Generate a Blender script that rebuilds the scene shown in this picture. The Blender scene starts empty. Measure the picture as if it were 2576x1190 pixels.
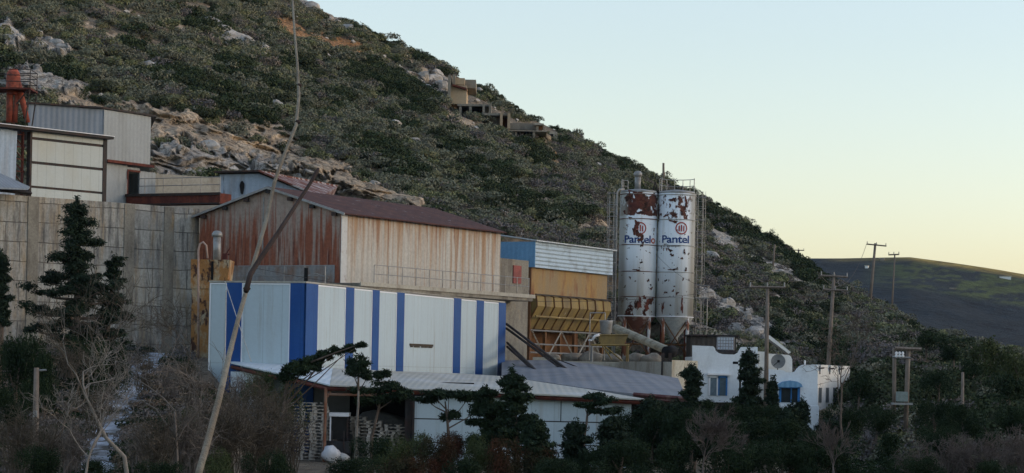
import bpy, math, random
import numpy as np
from mathutils import Vector, Matrix
random.seed(7)
rng = np.random.default_rng(11)
R = math.radians
scene = bpy.context.scene
col = scene.collection

# ------------------------------------------------------------------ camera
FPX = 5810.0          # focal length in units of a 2576 px wide frame
ROLL = R(1.2)
HZ = 333.0            # the horizon lies this far below the frame centre
CR, SR = math.cos(ROLL), math.sin(ROLL)
cam_d = bpy.data.cameras.new('camera')
cam = bpy.data.objects.new('camera', cam_d); col.objects.link(cam)
cam_d.sensor_width = 36.0
cam_d.lens = 36.0 * FPX / 2576.0
cam_d.shift_x = HZ * SR / 2576.0
cam_d.shift_y = HZ * CR / 2576.0
cam.location = (0, 0, 0)
cam.rotation_euler = (Matrix.Rotation(-ROLL, 3, 'Y') @ Matrix.Rotation(R(90), 3, 'X')).to_euler()
cam_d.clip_start = 0.2; cam_d.clip_end = 20000
scene.camera = cam

# ------------------------------------------------------------------ sky, sun, exposure
SUN_EL, SUN_AZ = R(7), R(92)          # low sun off to the right, a last faint light
world = bpy.data.worlds.new('World'); scene.world = world; world.use_nodes = True
wn = world.node_tree; wn.nodes.clear()
sky = wn.nodes.new('ShaderNodeTexSky'); sky.sky_type = 'NISHITA'; sky.sun_disc = False
sky.sun_elevation = SUN_EL; sky.sun_rotation = SUN_AZ
sky.air_density = 1.0; sky.dust_density = 1.3; sky.ozone_density = 1.6; sky.altitude = 50
bg = wn.nodes.new('ShaderNodeBackground'); bg.inputs['Strength'].default_value = 0.15
wo = wn.nodes.new('ShaderNodeOutputWorld')
hs = wn.nodes.new('ShaderNodeHueSaturation'); hs.inputs['Saturation'].default_value = .76
wb = wn.nodes.new('ShaderNodeMix'); wb.data_type = 'RGBA'; wb.blend_type = 'MULTIPLY'; wb.inputs[0].default_value = 1.0; wb.inputs[7].default_value = (.99, .945, .97, 1)
wn.links.new(sky.outputs[0], hs.inputs['Color']); wn.links.new(hs.outputs[0], wb.inputs[6]); wn.links.new(wb.outputs[2], bg.inputs[0]); wn.links.new(bg.outputs[0], wo.inputs[0])
sd = bpy.data.lights.new('sun', 'SUN'); sd.energy = 0.03; sd.angle = R(10); sd.color = (1.0, 0.78, 0.5)
sun = bpy.data.objects.new('sun', sd); col.objects.link(sun)
dirv = Vector((math.sin(SUN_AZ) * math.cos(SUN_EL), math.cos(SUN_AZ) * math.cos(SUN_EL), math.sin(SUN_EL)))
sun.rotation_euler = dirv.to_track_quat('Z', 'Y').to_euler()
scene.view_settings.view_transform = 'Standard'; scene.view_settings.look = 'None'
scene.view_settings.gamma = 1.0; scene.view_settings.exposure = 1.42
scene.cycles.max_bounces = 6; scene.cycles.diffuse_bounces = 3
scene.cycles.glossy_bounces = 2; scene.cycles.transmission_bounces = 2; scene.cycles.transparent_max_bounces = 4
scene.cycles.caustics_reflective = False; scene.cycles.caustics_refractive = False

# ------------------------------------------------------------------ measuring helpers (frame of 2576 x 1190)
def ts(u, v):
    px, py = u - 1288.0, 595.0 - v
    return (px * CR - py * SR) / FPX, (px * SR + py * CR + HZ) / FPX
def P(u, v, y):
    t, s = ts(u, v); return Vector((t * y, y, s * y))
def px_m(y): return y / FPX          # metres per frame unit at distance y

# ------------------------------------------------------------------ tags and mesh building
ORG = {}
def tag(o, label=None, cat=None, group=None, kind=None):
    if label: o['label'] = label
    if cat: o['category'] = cat
    if group: o['group'] = group
    if kind: o['kind'] = kind
    return o
def thing(name, label, cat, loc, group=None):
    o = bpy.data.objects.new(name, None); col.objects.link(o)
    o.location = loc; o.empty_display_size = 0.3
    ORG[o.name] = Vector(loc)
    return tag(o, label, cat, group)
def link_mesh(name, me, m=None, parent=None):
    o = bpy.data.objects.new(name, me); col.objects.link(o)
    if m is not None: me.materials.append(m)
    if parent is not None:
        o.parent = parent; ORG[o.name] = ORG.get(parent.name, Vector((0, 0, 0)))
    return o
class MB:
    def __init__(s): s.v = []; s.f = []
    def add(s, vs, fs):
        n = len(s.v); s.v += [tuple(v) for v in vs]; s.f += [tuple(i + n for i in f) for f in fs]; return s
    def box8(s, p):          # p: bottom 4 (ccw), top 4
        return s.add(p, [(0, 3, 2, 1), (4, 5, 6, 7), (0, 1, 5, 4), (1, 2, 6, 5), (2, 3, 7, 6), (3, 0, 4, 7)])
    def box(s, c, d, rz=0.0):
        cx, cy, cz = c; hx, hy, hz = d[0] / 2, d[1] / 2, d[2] / 2; ca, sa = math.cos(rz), math.sin(rz)
        q = [(cx + x * ca - y * sa, cy + x * sa + y * ca) for x, y in ((-hx, -hy), (hx, -hy), (hx, hy), (-hx, hy))]
        return s.box8([(x, y, cz - hz) for x, y in q] + [(x, y, cz + hz) for x, y in q])
    def prism(s, pts, vec):
        n = len(pts); vec = Vector(vec); a = [Vector(p) for p in pts]; b = [p + vec for p in a]
        return s.add(a + b, [tuple(range(n))[::-1], tuple(range(n, 2 * n))] + [(i, (i + 1) % n, (i + 1) % n + n, i + n) for i in range(n)])
    def tube(s, pts, rad, n=6, cap=True):
        pts = [Vector(p) for p in pts]
        if not hasattr(rad, '__len__'): rad = [rad] * len(pts)
        base = len(s.v); prev = None
        for i, p in enumerate(pts):
            d = (pts[min(i + 1, len(pts) - 1)] - pts[max(i - 1, 0)])
            d = d.normalized() if d.length > 1e-9 else Vector((0, 0, 1))
            if prev is None:
                a = d.cross(Vector((0, 0, 1)) if abs(d.z) < .9 else Vector((1, 0, 0))).normalized()
            else:
                a = (prev - d * prev.dot(d)).normalized()
            prev = a; b = d.cross(a)
            for k in range(n):
                th = 2 * math.pi * k / n; w = p + (a * math.cos(th) + b * math.sin(th)) * rad[i]; s.v.append((w.x, w.y, w.z))
        for i in range(len(pts) - 1):
            for k in range(n):
                k2 = (k + 1) % n
                s.f.append((base + i * n + k, base + i * n + k2, base + (i + 1) * n + k2, base + (i + 1) * n + k))
        if cap:
            s.f.append(tuple(base + k for k in range(n))[::-1]); s.f.append(tuple(base + (len(pts) - 1) * n + k for k in range(n)))
        return s
    def lathe(s, c, prof, n=32, cap=True):
        base = len(s.v); c = Vector(c)
        for r, z in prof:
            for k in range(n):
                th = 2 * math.pi * k / n; s.v.append((c.x + r * math.cos(th), c.y + r * math.sin(th), c.z + z))
        for i in range(len(prof) - 1):
            for k in range(n):
                k2 = (k + 1) % n; s.f.append((base + i * n + k, base + i * n + k2, base + (i + 1) * n + k2, base + (i + 1) * n + k))
        if cap:
            s.f.append(tuple(base + k for k in range(n))[::-1]); s.f.append(tuple(base + (len(prof) - 1) * n + k for k in range(n)))
        return s
    def build(s, name, m=None, parent=None, smooth=False, loc=None):
        org = ORG.get(parent.name, Vector((0, 0, 0))) if parent is not None else (Vector(loc) if loc is not None else Vector((0, 0, 0)))
        me = bpy.data.meshes.new(name)
        me.from_pydata([(x - org.x, y - org.y, z - org.z) for x, y, z in s.v], [], s.f)
        wall_uv(me, org)
        if smooth: me.polygons.foreach_set('use_smooth', [True] * len(me.polygons))
        o = link_mesh(name, me, m, parent)
        if parent is None:
            o.location = org; ORG[o.name] = org
        return o
def wall_uv(me, org=Vector((0, 0, 0))):        # metric uv: along the face horizontally, and height
    uv = me.uv_layers.new(name='UVMap').data
    vs = me.vertices
    for p in me.polygons:
        n = p.normal; h = math.hypot(n.x, n.y)
        if h > .3: tx, ty = -n.y / h, n.x / h
        else: tx, ty = 1, 0
        for li in p.loop_indices:
            w = vs[me.loops[li].vertex_index].co + org
            uv[li].uv = (w.x * tx + w.y * ty, w.z if h > .3 else w.y)
class Frame:                                   # building frame: a along, b across, z world height
    def __init__(s, o, a, b=None):
        s.o = Vector((o[0], o[1], 0)); s.a = Vector((a[0], a[1], 0)).normalized()
        s.b = Vector((b[0], b[1], 0)).normalized() if b is not None else Vector((-s.a.y, s.a.x, 0))
    def G(s, a, b, z): p = s.o + s.a * a + s.b * b; return Vector((p.x, p.y, z))
    def box(s, mb, a0, a1, b0, b1, z0, z1):
        q = [(a0, b0), (a1, b0), (a1, b1), (a0, b1)]
        return mb.box8([s.G(a, b, z0) for a, b in q] + [s.G(a, b, z1) for a, b in q])
    def a_at(s, u, v=700, b=0.0):              # distance along a (on the line b) seen at picture column u
        t = ts(u, v)[0]; o = s.o + s.b * b
        return (t * o.y - o.x) / (s.a.x - t * s.a.y)
    def b_at(s, u, v=700, a=0.0):
        t = ts(u, v)[0]; o = s.o + s.a * a
        return (t * o.y - o.x) / (s.b.x - t * s.b.y)
    def za(s, u, v, b=0.0):                    # height of the point seen at (u, v) on the face b
        y = s.G(s.a_at(u, v, b), b, 0).y; return ts(u, v)[1] * y
    def zb(s, u, v, a=0.0):
        y = s.G(a, s.b_at(u, v, a), 0).y; return ts(u, v)[1] * y

# ------------------------------------------------------------------ materials
MATS = {}
def new_mat(name):
    m = bpy.data.materials.new(name); m.use_nodes = True; nt = m.node_tree; nt.nodes.clear()
    out = nt.nodes.new('ShaderNodeOutputMaterial'); b = nt.nodes.new('ShaderNodeBsdfPrincipled')
    nt.links.new(b.outputs[0], out.inputs[0]); MATS[name] = m
    b.inputs['Specular IOR Level'].default_value = 0.25
    return m, nt, b
def nd(nt, typ, **kw):
    n = nt.nodes.new(typ)
    for k, v in kw.items():
        if k in n.inputs: n.inputs[k].default_value = v
        else: setattr(n, k, v)
    return n
def coord(nt, kind='Object', scale=(1, 1, 1), loc=(0, 0, 0)):
    tc = nd(nt, 'ShaderNodeTexCoord'); mp = nd(nt, 'ShaderNodeMapping')
    mp.inputs['Scale'].default_value = scale; mp.inputs['Location'].default_value = loc
    nt.links.new(tc.outputs[kind], mp.inputs[0]); return mp.outputs[0]
def noise(nt, vec, scale, detail=4, rough=.6):
    n = nd(nt, 'ShaderNodeTexNoise'); n.inputs['Scale'].default_value = scale
    n.inputs['Detail'].default_value = detail; n.inputs['Roughness'].default_value = rough
    nt.links.new(vec, n.inputs['Vector']); return n.outputs['Fac']
def ramp(nt, fac, lo, hi, c0=(0, 0, 0), c1=(1, 1, 1)):
    r = nd(nt, 'ShaderNodeValToRGB'); e = r.color_ramp.elements
    e[0].position = lo; e[0].color = (*c0, 1); e[1].position = hi; e[1].color = (*c1, 1)
    nt.links.new(fac, r.inputs[0]); return r.outputs[0]
def mix(nt, fac, a, b, mode='MIX'):
    m = nd(nt, 'ShaderNodeMix', data_type='RGBA', blend_type=mode)
    for i, x in ((0, fac), (6, a), (7, b)):
        if isinstance(x, (int, float)): m.inputs[i].default_value = x
        elif isinstance(x, tuple): m.inputs[i].default_value = (*x, 1)
        else: nt.links.new(x, m.inputs[i])
    return m.outputs[2]
def bump(nt, b, h, dist=.02, strength=1.0):
    n = nd(nt, 'ShaderNodeBump'); n.inputs['Distance'].default_value = dist; n.inputs['Strength'].default_value = strength
    nt.links.new(h, n.inputs['Height']); nt.links.new(n.outputs[0], b.inputs['Normal'])
def ribs(nt, pitch, axis='X'):
    w = nd(nt, 'ShaderNodeTexWave', bands_direction=axis); w.inputs['Scale'].default_value = math.pi / (10 * pitch)
    nt.links.new(coord(nt, 'UV'), w.inputs[0]); return w.outputs['Fac']
def paint(name, c, c2=None, lo=.45, hi=.65, scale=1.0, stretch=(1, 1, 1), rough=.75, var=.25, metal=0., c3=None, lo3=.6, hi3=.7, rib=None, ribaxis='X', ribd=.03, grain=6.0, seam=None, zg=None):
    """base colour c, weathered towards c2 (stretched noise) and c3 (patches), fine grain, optional corrugation"""
    m, nt, b = new_mat(name)
    base = c
    def zshift(fac):            # more (or less) wear towards the top of the sheet
        if not zg: return fac
        sp = nd(nt, 'ShaderNodeSeparateXYZ'); nt.links.new(coord(nt), sp.inputs[0]); mr = nd(nt, 'ShaderNodeMapRange')
        for i, v in zip((1, 2, 3, 4), zg): mr.inputs[i].default_value = v
        nt.links.new(sp.outputs[2], mr.inputs[0]); ad = nd(nt, 'ShaderNodeMath', operation='ADD'); nt.links.new(fac, ad.inputs[0]); nt.links.new(mr.outputs[0], ad.inputs[1]); return ad.outputs[0]
    if c2: base = mix(nt, ramp(nt, zshift(noise(nt, coord(nt, scale=stretch), scale)), lo, hi), base, c2)
    if c3: base = mix(nt, ramp(nt, zshift(noise(nt, coord(nt, scale=stretch, loc=(31, 7, 3)), scale * 1.7)), lo3, hi3), base, c3)
    g = noise(nt, coord(nt), grain, 6, .7)
    base = mix(nt, 1.0, base, ramp(nt, g, .3, .7, (1 - var,) * 3, (1 + var * .6,) * 3), 'MULTIPLY')
    if seam:
        br = nd(nt, 'ShaderNodeTexBrick'); br.offset = 0
        for k, v in (('Scale', 1.0), ('Mortar Size', .02), ('Brick Width', seam[0]), ('Row Height', seam[1])): br.inputs[k].default_value = v
        br.inputs['Color1'].default_value = (1, 1, 1, 1); br.inputs['Color2'].default_value = (.96, .96, .96, 1); br.inputs['Mortar'].default_value = (.80, .80, .80, 1)
        nt.links.new(coord(nt, 'UV'), br.inputs[0]); base = mix(nt, 1.0, base, br.outputs[0], 'MULTIPLY')
    nt.links.new(base, b.inputs['Base Color']); b.inputs['Roughness'].default_value = rough; b.inputs['Metallic'].default_value = metal
    if rib: bump(nt, b, ribs(nt, rib, ribaxis), ribd)
    else: bump(nt, b, g, .01)
    return m
def leafmat(name, ca, cb, cc=None, inst=False):
    m, nt, b = new_mat(name)
    geo = nd(nt, 'ShaderNodeNewGeometry')
    base = mix(nt, geo.outputs['Random Per Island'], ca, cb)
    if inst:
        oi = nd(nt, 'ShaderNodeObjectInfo')
        base = mix(nt, ramp(nt, oi.outputs['Random'], .35, .95), base, cc)
    else:
        base = mix(nt, ramp(nt, noise(nt, coord(nt), .9, 3), .42, .62), base, cc or ca)
    nt.links.new(base, b.inputs['Base Color']); b.inputs['Roughness'].default_value = .9
    b.inputs['Specular IOR Level'].default_value = .08
    return m

# ------------------------------------------------------------------ numpy noise
def _h(i, j, k, seed):
    n = (i * 374761393 + j * 668265263 + k * 2147483647 + seed * 974634777) & 0xffffffff
    n = ((n ^ (n >> 13)) * 1274126177) & 0xffffffff
    return ((n ^ (n >> 16)) & 0xffff) / 65535.0
def vn(x, y, z=0.0, seed=0):
    x = np.asarray(x, float); y = np.asarray(y, float); z = np.zeros_like(x) + z
    i, j, k = (np.floor(a).astype(np.int64) for a in (x, y, z)); fx, fy, fz = x - i, y - j, z - k
    fx, fy, fz = (a * a * (3 - 2 * a) for a in (fx, fy, fz)); r = 0
    for a in (0, 1):
        for b in (0, 1):
            for c in (0, 1):
                r = r + _h(i + a, j + b, k + c, seed) * (fx if a else 1 - fx) * (fy if b else 1 - fy) * (fz if c else 1 - fz)
    return r
def fbm(x, y, z=0.0, o=5, seed=0, ridged=False):
    r = 0; am = .5; f = 1.0
    for k in range(o):
        q = vn(x * f, y * f, np.asarray(z) * f, seed + k)
        if ridged: q = 1 - np.abs(2 * q - 1)
        r = r + am * q; am *= .5; f *= 2.03
    return r
# ------------------------------------------------------------------ terrain
RIDGE = [(-400, -640), (0, -410), (500, -140), (750, -8), (790, 16), (850, 48), (900, 68), (960, 98), (1040, 128), (1100, 158), (1160, 196), (1200, 213), (1250, 246), (1300, 276), (1350, 304), (1420, 338), (1470, 360), (1520, 383), (1560, 402), (1600, 423), (1640, 448), (1680, 463), (1720, 480), (1770, 505), (1850, 552), (1900, 583), (1960, 612), (1990, 635), (2040, 665), (2060, 690), (2120, 720), (2162, 752), (2200, 772), (2240, 785), (2278, 812), (2320, 836), (2360, 846), (2411, 860), (2451, 880), (2500, 890), (2576, 900), (3000, 1000)]
YR = [(-400, 350), (0, 330), (500, 322), (1000, 310), (1500, 296), (1750, 285), (2050, 262), (2250, 235), (2576, 195), (3000, 170)]
BASE = [(-400, 490, 152, 2.2), (0, 490, 152, 2.2), (500, 530, 158, 2.2), (780, 555, 164, 2.2), (1288, 612, 172, 2.0), (1500, 650, 178, 2.0), (1640, 760, 180, 1.6), (1750, 870, 176, .9), (1900, 930, 170, .5), (2050, 1060, 158, .3), (2140, 1100, 140, .2), (2250, 1180, 105, .1), (2576, 1240, 85, .1), (3000, 1260, 80, .1)]
def tab(pts, i):
    tt = [ts(p[0], p[1])[0] for p in pts]
    return lambda t: np.interp(t, tt, [i(p) for p in pts])
f_sr = tab(RIDGE, lambda p: ts(p[0], p[1])[1])
_yr = tab([(a, 500, b) for a, b in YR], lambda p: p[2])
f_s0 = tab(BASE, lambda p: ts(p[0], p[1])[1]); f_y0 = tab(BASE, lambda p: p[2]); f_sl = tab(BASE, lambda p: p[3])
def yard(x, y):
    t = x / np.maximum(y, 1)
    left = np.clip(-4.0 + (y - 78) * .105, -4.2, .3)
    k = np.clip((-.1 - t) / .03, 0, 1)
    z = -4.2 * (1 - k) + left * k
    z = np.where(y < 80, z + (y - 80) * .12 * np.clip((y) / 40, 0, 1) , z)
    near = np.clip((45 - y) / 40, 0, 1)
    return z * (1 - near) + near * -2.2
def hill_z(x, y):
    x = np.asarray(x, float); y = np.asarray(y, float)
    t = x / np.maximum(y, 1); s0, sr, y0, yr = f_s0(t), f_sr(t), f_y0(t), _yr(t)
    k = 1 - y0 / yr
    w = (1 - y0 / np.maximum(y, 1)) / k
    z = y * (s0 + (sr - s0) * np.minimum(w, 1))
    zr = yr * sr
    z = np.where(y > yr, zr - .35 * (y - yr), z)
    zlow = s0 * y0 - f_sl(t) * (y0 - y)
    return np.where(y < y0, np.maximum(zlow, yard(x, y)), z)
def hill_pt(u, v):
    t, s = ts(u, v); y0, yr = f_y0(t), _yr(t); s0, sr = f_s0(t), f_sr(t); k = 1 - y0 / yr
    w = (s - s0) / (sr - s0); y = float(y0 / (1 - k * w)); return Vector((t * y, y, s * y))
# ground colours laid down as strokes: (points, radius, colour, how rocky)
TAN, GREY, ORANGE, PALE, OCHRE = (.47, .39, .29), (.38, .36, .325), (.34, .20, .10), (.40, .39, .36), (.30, .235, .15)
STROKES = [
    ([(60, 200), (110, 225), (190, 250)], 34, PALE, 1.0), ([(150, 255), (330, 275), (400, 300)], 14, TAN, .5),
    ([(385, 330), (450, 330), (520, 350), (600, 370), (680, 400), (760, 420), (840, 460)], 50, TAN, 1.0),
    ([(400, 420), (520, 420), (640, 440), (720, 470), (800, 500), (900, 520)], 40, GREY, 1.0), ([(860, 470), (950, 500), (1040, 530)], 26, TAN, .9),
    ([(620, 320), (720, 345), (760, 380)], 22, TAN, .9),
    ([(700, 52), (750, 80), (770, 92)], 20, ORANGE, .5), ([(800, 100), (850, 112), (905, 125)], 13, ORANGE, .5),
    ([(765, 12), (800, 30), (850, 58)], 11, GREY, .9), ([(560, 100), (610, 115), (650, 130)], 15, PALE, .9), ([(100, 110), (160, 130)], 16, PALE, .9), ([(20, 80), (35, 100)], 20, PALE, .9),
    ([(780, 50), (840, 60)], 6, TAN, .4), ([(1040, 190), (1100, 205), (1130, 240)], 18, GREY, .8),
    ([(1370, 345), (1385, 400), (1420, 440), (1455, 462)], 12, OCHRE, .6), ([(1380, 395), (1400, 430)], 12, ORANGE, .4),
    ([(1130, 290), (1200, 330)], 12, TAN, .2), ([(1440, 590), (1500, 575), (1530, 590)], 16, TAN, .8),
    ([(1770, 590), (1800, 610)], 12, GREY, .7), ([(1800, 585), (1880, 640), (1960, 680), (2040, 735)], 17, PALE, .5), ([(1830, 770), (1880, 800), (1930, 845), (1985, 885)], 13, PALE, .6),
    ([(1750, 640), (1800, 650)], 10, PALE, .5), ([(1760, 740), (1830, 770), (1900, 830), (1960, 870)], 22, PALE, .9), ([(1750, 830), (1800, 870), (1850, 880)], 26, GREY, .6),
    ([(2080, 640 + 60), (2110, 720)], 8, OCHRE, .3), ([(880, 150), (950, 165)], 9, (.16, .17, .05), .1),
    ([(440, 60), (520, 95), (560, 130), (640, 160)], 6, TAN, .3), ([(1010, 130), (1060, 175), (1100, 240)], 7, TAN, .3), ([(1300, 460), (1350, 500), (1440, 520)], 6, TAN, .3), ([(200, 60), (280, 90), (330, 100)], 7, TAN, .2), ([(1150, 490), (1190, 530), (1230, 560)], 6, OCHRE, .2), ([(1550, 500), (1600, 545)], 6, TAN, .2),
    ([(2250, 730 + 60), (2290, 860), (2200, 900)], 10, TAN, .2), ([(0, 1020), (60, 1060), (40, 1150)], 60, (.33, .22, .17), .2),
]
def screen_of(x, y, z):
    t = x / y * FPX; s = z / y * FPX - HZ
    return 1288 + t * CR + s * SR, 595 - (-t * SR + s * CR)
def stroke_masks(U, V, seed=5):
    w1 = (vn(U / 14., V / 14., 0, seed) - .5) * 2; w2 = (vn(U / 5., V / 5., 0, seed + 1) - .5) * 2
    colr = np.tile(np.array((.20, .175, .135)), (U.size, 1)); rocky = np.zeros(U.size); bare = np.zeros(U.size)
    for pts, rad, c, rk in STROKES:
        d = np.full(U.size, 1e9)
        for (ax, ay), (bx, by) in zip(pts[:-1], pts[1:]):
            dx, dy = bx - ax, by - ay; h = np.clip(((U - ax) * dx + (V - ay) * dy) / (dx * dx + dy * dy), 0, 1)
            d = np.minimum(d, np.hypot(U - ax - h * dx, (V - ay - h * dy) * 1.1))
        m = np.clip((rad * (1 + .55 * w1 + .35 * w2) - d) / (rad * .25) + .5, 0, 1)
        colr = colr * (1 - m[:, None]) + np.array(c) * m[:, None]; rocky = np.maximum(rocky * (1 - m), rocky * 0 + rk * m); bare = np.maximum(bare, m)
    return colr, rocky, bare
us = np.arange(-380, 2990, 5.0); tcol = (us - 1288) / FPX
rows = []
nf, nh, nb = 60, 300, 14
yy = np.zeros((nf + nh + nb, us.size))
y0c, yrc = f_y0(tcol), _yr(tcol); kc = 1 - y0c / yrc
for i in range(nf): yy[i] = 2.0 + (y0c - 2.0) * (i / nf) ** .8
for i in range(nh): yy[nf + i] = y0c / (1 - kc * (i / (nh - 1)))
for i in range(nb): yy[nf + nh + i] = yrc + 4 * (i + 1) ** 1.5
yc = yy.ravel(); xc = np.tile(tcol, nf + nh + nb) * yc
zc = hill_z(xc, yc)
Uc, Vc = screen_of(xc, yc, zc)
colr, rocky, bare = stroke_masks(Uc, Vc)
onhill = np.clip((yc - y0c[np.tile(np.arange(us.size), nf + nh + nb)]) / 4 + 1, 0, 1)
lump = fbm(xc / 7, yc / 9, 0, 4, 3) - .48
crag = fbm((xc * .9 + zc * 1.1) / 3.4, yc / 8.0, (zc * .6 - xc * .35) / 6.0, 5, 21, True) - .55
crag2 = fbm((xc + zc * .6) / 1.1, yc / 3, zc / 2.6, 3, 41, True) - .5
terr = fbm((xc + zc * .6) / 6.5, yc / 9, (zc - xc * .25) / 4.5, 4, 33)
led = np.floor(terr * 10) / 10 + np.clip((terr * 10 - np.floor(terr * 10) - .8) / .2, 0, 1) * .1 - .48
nearridge = np.clip((_yr(xc / yc) - yc) / 25, .15, 1)
zc = zc + onhill * nearridge * (lump * 2.0 * (1 - rocky) + rocky * (crag * 1.0 + crag2 * .4 + .3))
yc2 = yc - onhill * rocky * (led * 14 + crag * 2.2 + crag2 * 1.2)
nr, nc = nf + nh + nb, us.size
idx = np.arange(nr * nc).reshape(nr, nc)
quads = np.stack([idx[:-1, :-1], idx[:-1, 1:], idx[1:, 1:], idx[1:, :-1]], -1).reshape(-1, 4)
def np_mesh(name, verts, quads):
    me = bpy.data.meshes.new(name); k = quads.shape[1]
    me.vertices.add(len(verts)); me.vertices.foreach_set('co', np.asarray(verts, np.float32).ravel())
    me.loops.add(quads.size); me.loops.foreach_set('vertex_index', quads.astype(np.int32).ravel())
    me.polygons.add(len(quads)); me.polygons.foreach_set('loop_start', np.arange(0, quads.size, k, dtype=np.int32))
    me.polygons.foreach_set('loop_total', np.full(len(quads), k, np.int32))
    me.update(calc_edges=True); return me
me = np_mesh('hill', np.stack([xc, yc2, zc], -1), quads)
ca = me.color_attributes.new('ground', 'FLOAT_COLOR', 'POINT')
ca.data.foreach_set('color', np.concatenate([colr, rocky[:, None]], 1).astype(np.float32).ravel())
m, nt, b = new_mat('hill_ground')
at = nd(nt, 'ShaderNodeAttribute', attribute_name='ground')
oc = coord(nt)
n1 = noise(nt, oc, .35, 8, .65); n2 = noise(nt, oc, 2.2, 6, .7)
c_ = mix(nt, 1.0, at.outputs['Color'], ramp(nt, n1, .32, .68, (.55, .52, .5), (1.45, 1.4, 1.35)), 'MULTIPLY')
c_ = mix(nt, 1.0, c_, ramp(nt, n2, .32, .68, (.55, .55, .55), (1.35, 1.35, 1.35)), 'MULTIPLY')
vo = nd(nt, 'ShaderNodeTexVoronoi', feature='DISTANCE_TO_EDGE'); vo.inputs['Scale'].default_value = .8
dist = nd(nt, 'ShaderNodeVectorMath', operation='ADD'); nn = nd(nt, 'ShaderNodeTexNoise'); nn.inputs['Scale'].default_value = .9; nn.inputs['Detail'].default_value = 4
nt.links.new(oc, nn.inputs[0]); sc_ = nd(nt, 'ShaderNodeVectorMath', operation='SCALE'); sc_.inputs['Scale'].default_value = 1.6
nt.links.new(nn.outputs['Color'], sc_.inputs[0]); nt.links.new(oc, dist.inputs[0]); nt.links.new(sc_.outputs[0], dist.inputs[1]); nt.links.new(dist.outputs[0], vo.inputs[0])
crk = ramp(nt, vo.outputs['Distance'], 0.0, .07, (.22, .20, .18), (1, 1, 1))
rm = nd(nt, 'ShaderNodeMath', operation='MULTIPLY'); nt.links.new(at.outputs['Alpha'], rm.inputs[0]); rm.inputs[1].default_value = .9
c_ = mix(nt, rm.outputs[0], c_, mix(nt, 1.0, c_, crk, 'MULTIPLY'))
nt.links.new(c_, b.inputs['Base Color']); b.inputs['Roughness'].default_value = .95
hsum = nd(nt, 'ShaderNodeMath', operation='ADD'); nt.links.new(n2, hsum.inputs[0]); nt.links.new(vo.outputs['Distance'], hsum.inputs[1])
bump(nt, b, hsum.outputs[0], .5, .9)
hill = link_mesh('hill', me, m); tag(hill, kind='structure')

# far hill across the valley
FR = [(1700, 640), (2030, 650), (2120, 650), (2220, 648), (2290, 647), (2350, 655), (2400, 662), (2480, 674), (2576, 690), (2800, 725), (3100, 790)]
FT = [ts(*p)[0] for p in FR]; FS = [ts(*p)[1] for p in FR]
uf = np.arange(1720, 3080, 6.0); tf = (uf - 1288) / FPX; nrow = 130
W_ = np.linspace(0, 1, nrow)[:, None]; s_r = np.interp(tf, FT, FS)[None]; s_b = -0.06
y_f = 520 / (1 - (1 - 520 / 1150.) * W_) * np.ones_like(s_r); z_f = y_f * (s_b + (s_r - s_b) * W_)
extra = 8
yb = 1150 + 30 * np.arange(1, extra + 1)[:, None] * np.ones_like(s_r); zb_ = 1150 * s_r - np.arange(1, extra + 1)[:, None] * 6.0
yf = np.concatenate([y_f, yb]).ravel(); zf = np.concatenate([z_f, zb_]).ravel(); xf = np.tile(tf, nrow + extra) * yf
zf = zf + (fbm(xf / 40, yf / 60, 0, 5, 9) - .48) * 7 * np.clip((1150 - yf) / 200, .05, 1)
Uf, Vf = screen_of(xf, yf, zf)
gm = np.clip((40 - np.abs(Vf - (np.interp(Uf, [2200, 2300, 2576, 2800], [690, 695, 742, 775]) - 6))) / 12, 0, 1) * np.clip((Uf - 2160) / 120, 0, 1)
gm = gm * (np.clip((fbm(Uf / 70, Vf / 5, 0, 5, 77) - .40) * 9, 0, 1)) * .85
nr2 = nrow + extra; id2 = np.arange(nr2 * uf.size).reshape(nr2, uf.size)
q2 = np.stack([id2[:-1, :-1], id2[:-1, 1:], id2[1:, 1:], id2[1:, :-1]], -1).reshape(-1, 4)
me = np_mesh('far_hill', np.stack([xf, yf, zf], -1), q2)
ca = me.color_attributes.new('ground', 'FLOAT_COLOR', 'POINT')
sunlit_rim = np.clip((9 - np.abs(Vf - np.interp(Uf, [p[0] for p in FR], [p[1] for p in FR]) - 2)) / 4, 0, 1) * np.clip((Uf - 2060) / 60, 0, 1) * (.45 + .55 * np.clip((Uf - 2250) / 60, 0, 1))
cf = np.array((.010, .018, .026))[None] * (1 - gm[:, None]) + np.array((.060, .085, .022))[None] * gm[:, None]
cf = cf * (1 - sunlit_rim[:, None]) + np.array((.26, .20, .055)) * sunlit_rim[:, None]  # sunlit golden rim of the crest painted into the ground colour
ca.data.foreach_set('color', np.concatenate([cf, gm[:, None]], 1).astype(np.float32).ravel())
m, nt, b = new_mat('far_ground')
at = nd(nt, 'ShaderNodeAttribute', attribute_name='ground'); oc = coord(nt)
c_ = mix(nt, 1.0, at.outputs['Color'], ramp(nt, noise(nt, oc, .12, 8, .7), .35, .65, (.45, .45, .45), (1.7, 1.65, 1.6)), 'MULTIPLY')
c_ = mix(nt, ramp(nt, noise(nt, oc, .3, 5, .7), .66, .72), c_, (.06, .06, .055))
nt.links.new(c_, b.inputs['Base Color']); b.inputs['Roughness'].default_value = .95
bump(nt, b, noise(nt, oc, .25, 6, .7), 3.0)
tag(link_mesh('far_hill', me, m), kind='structure')

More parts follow.
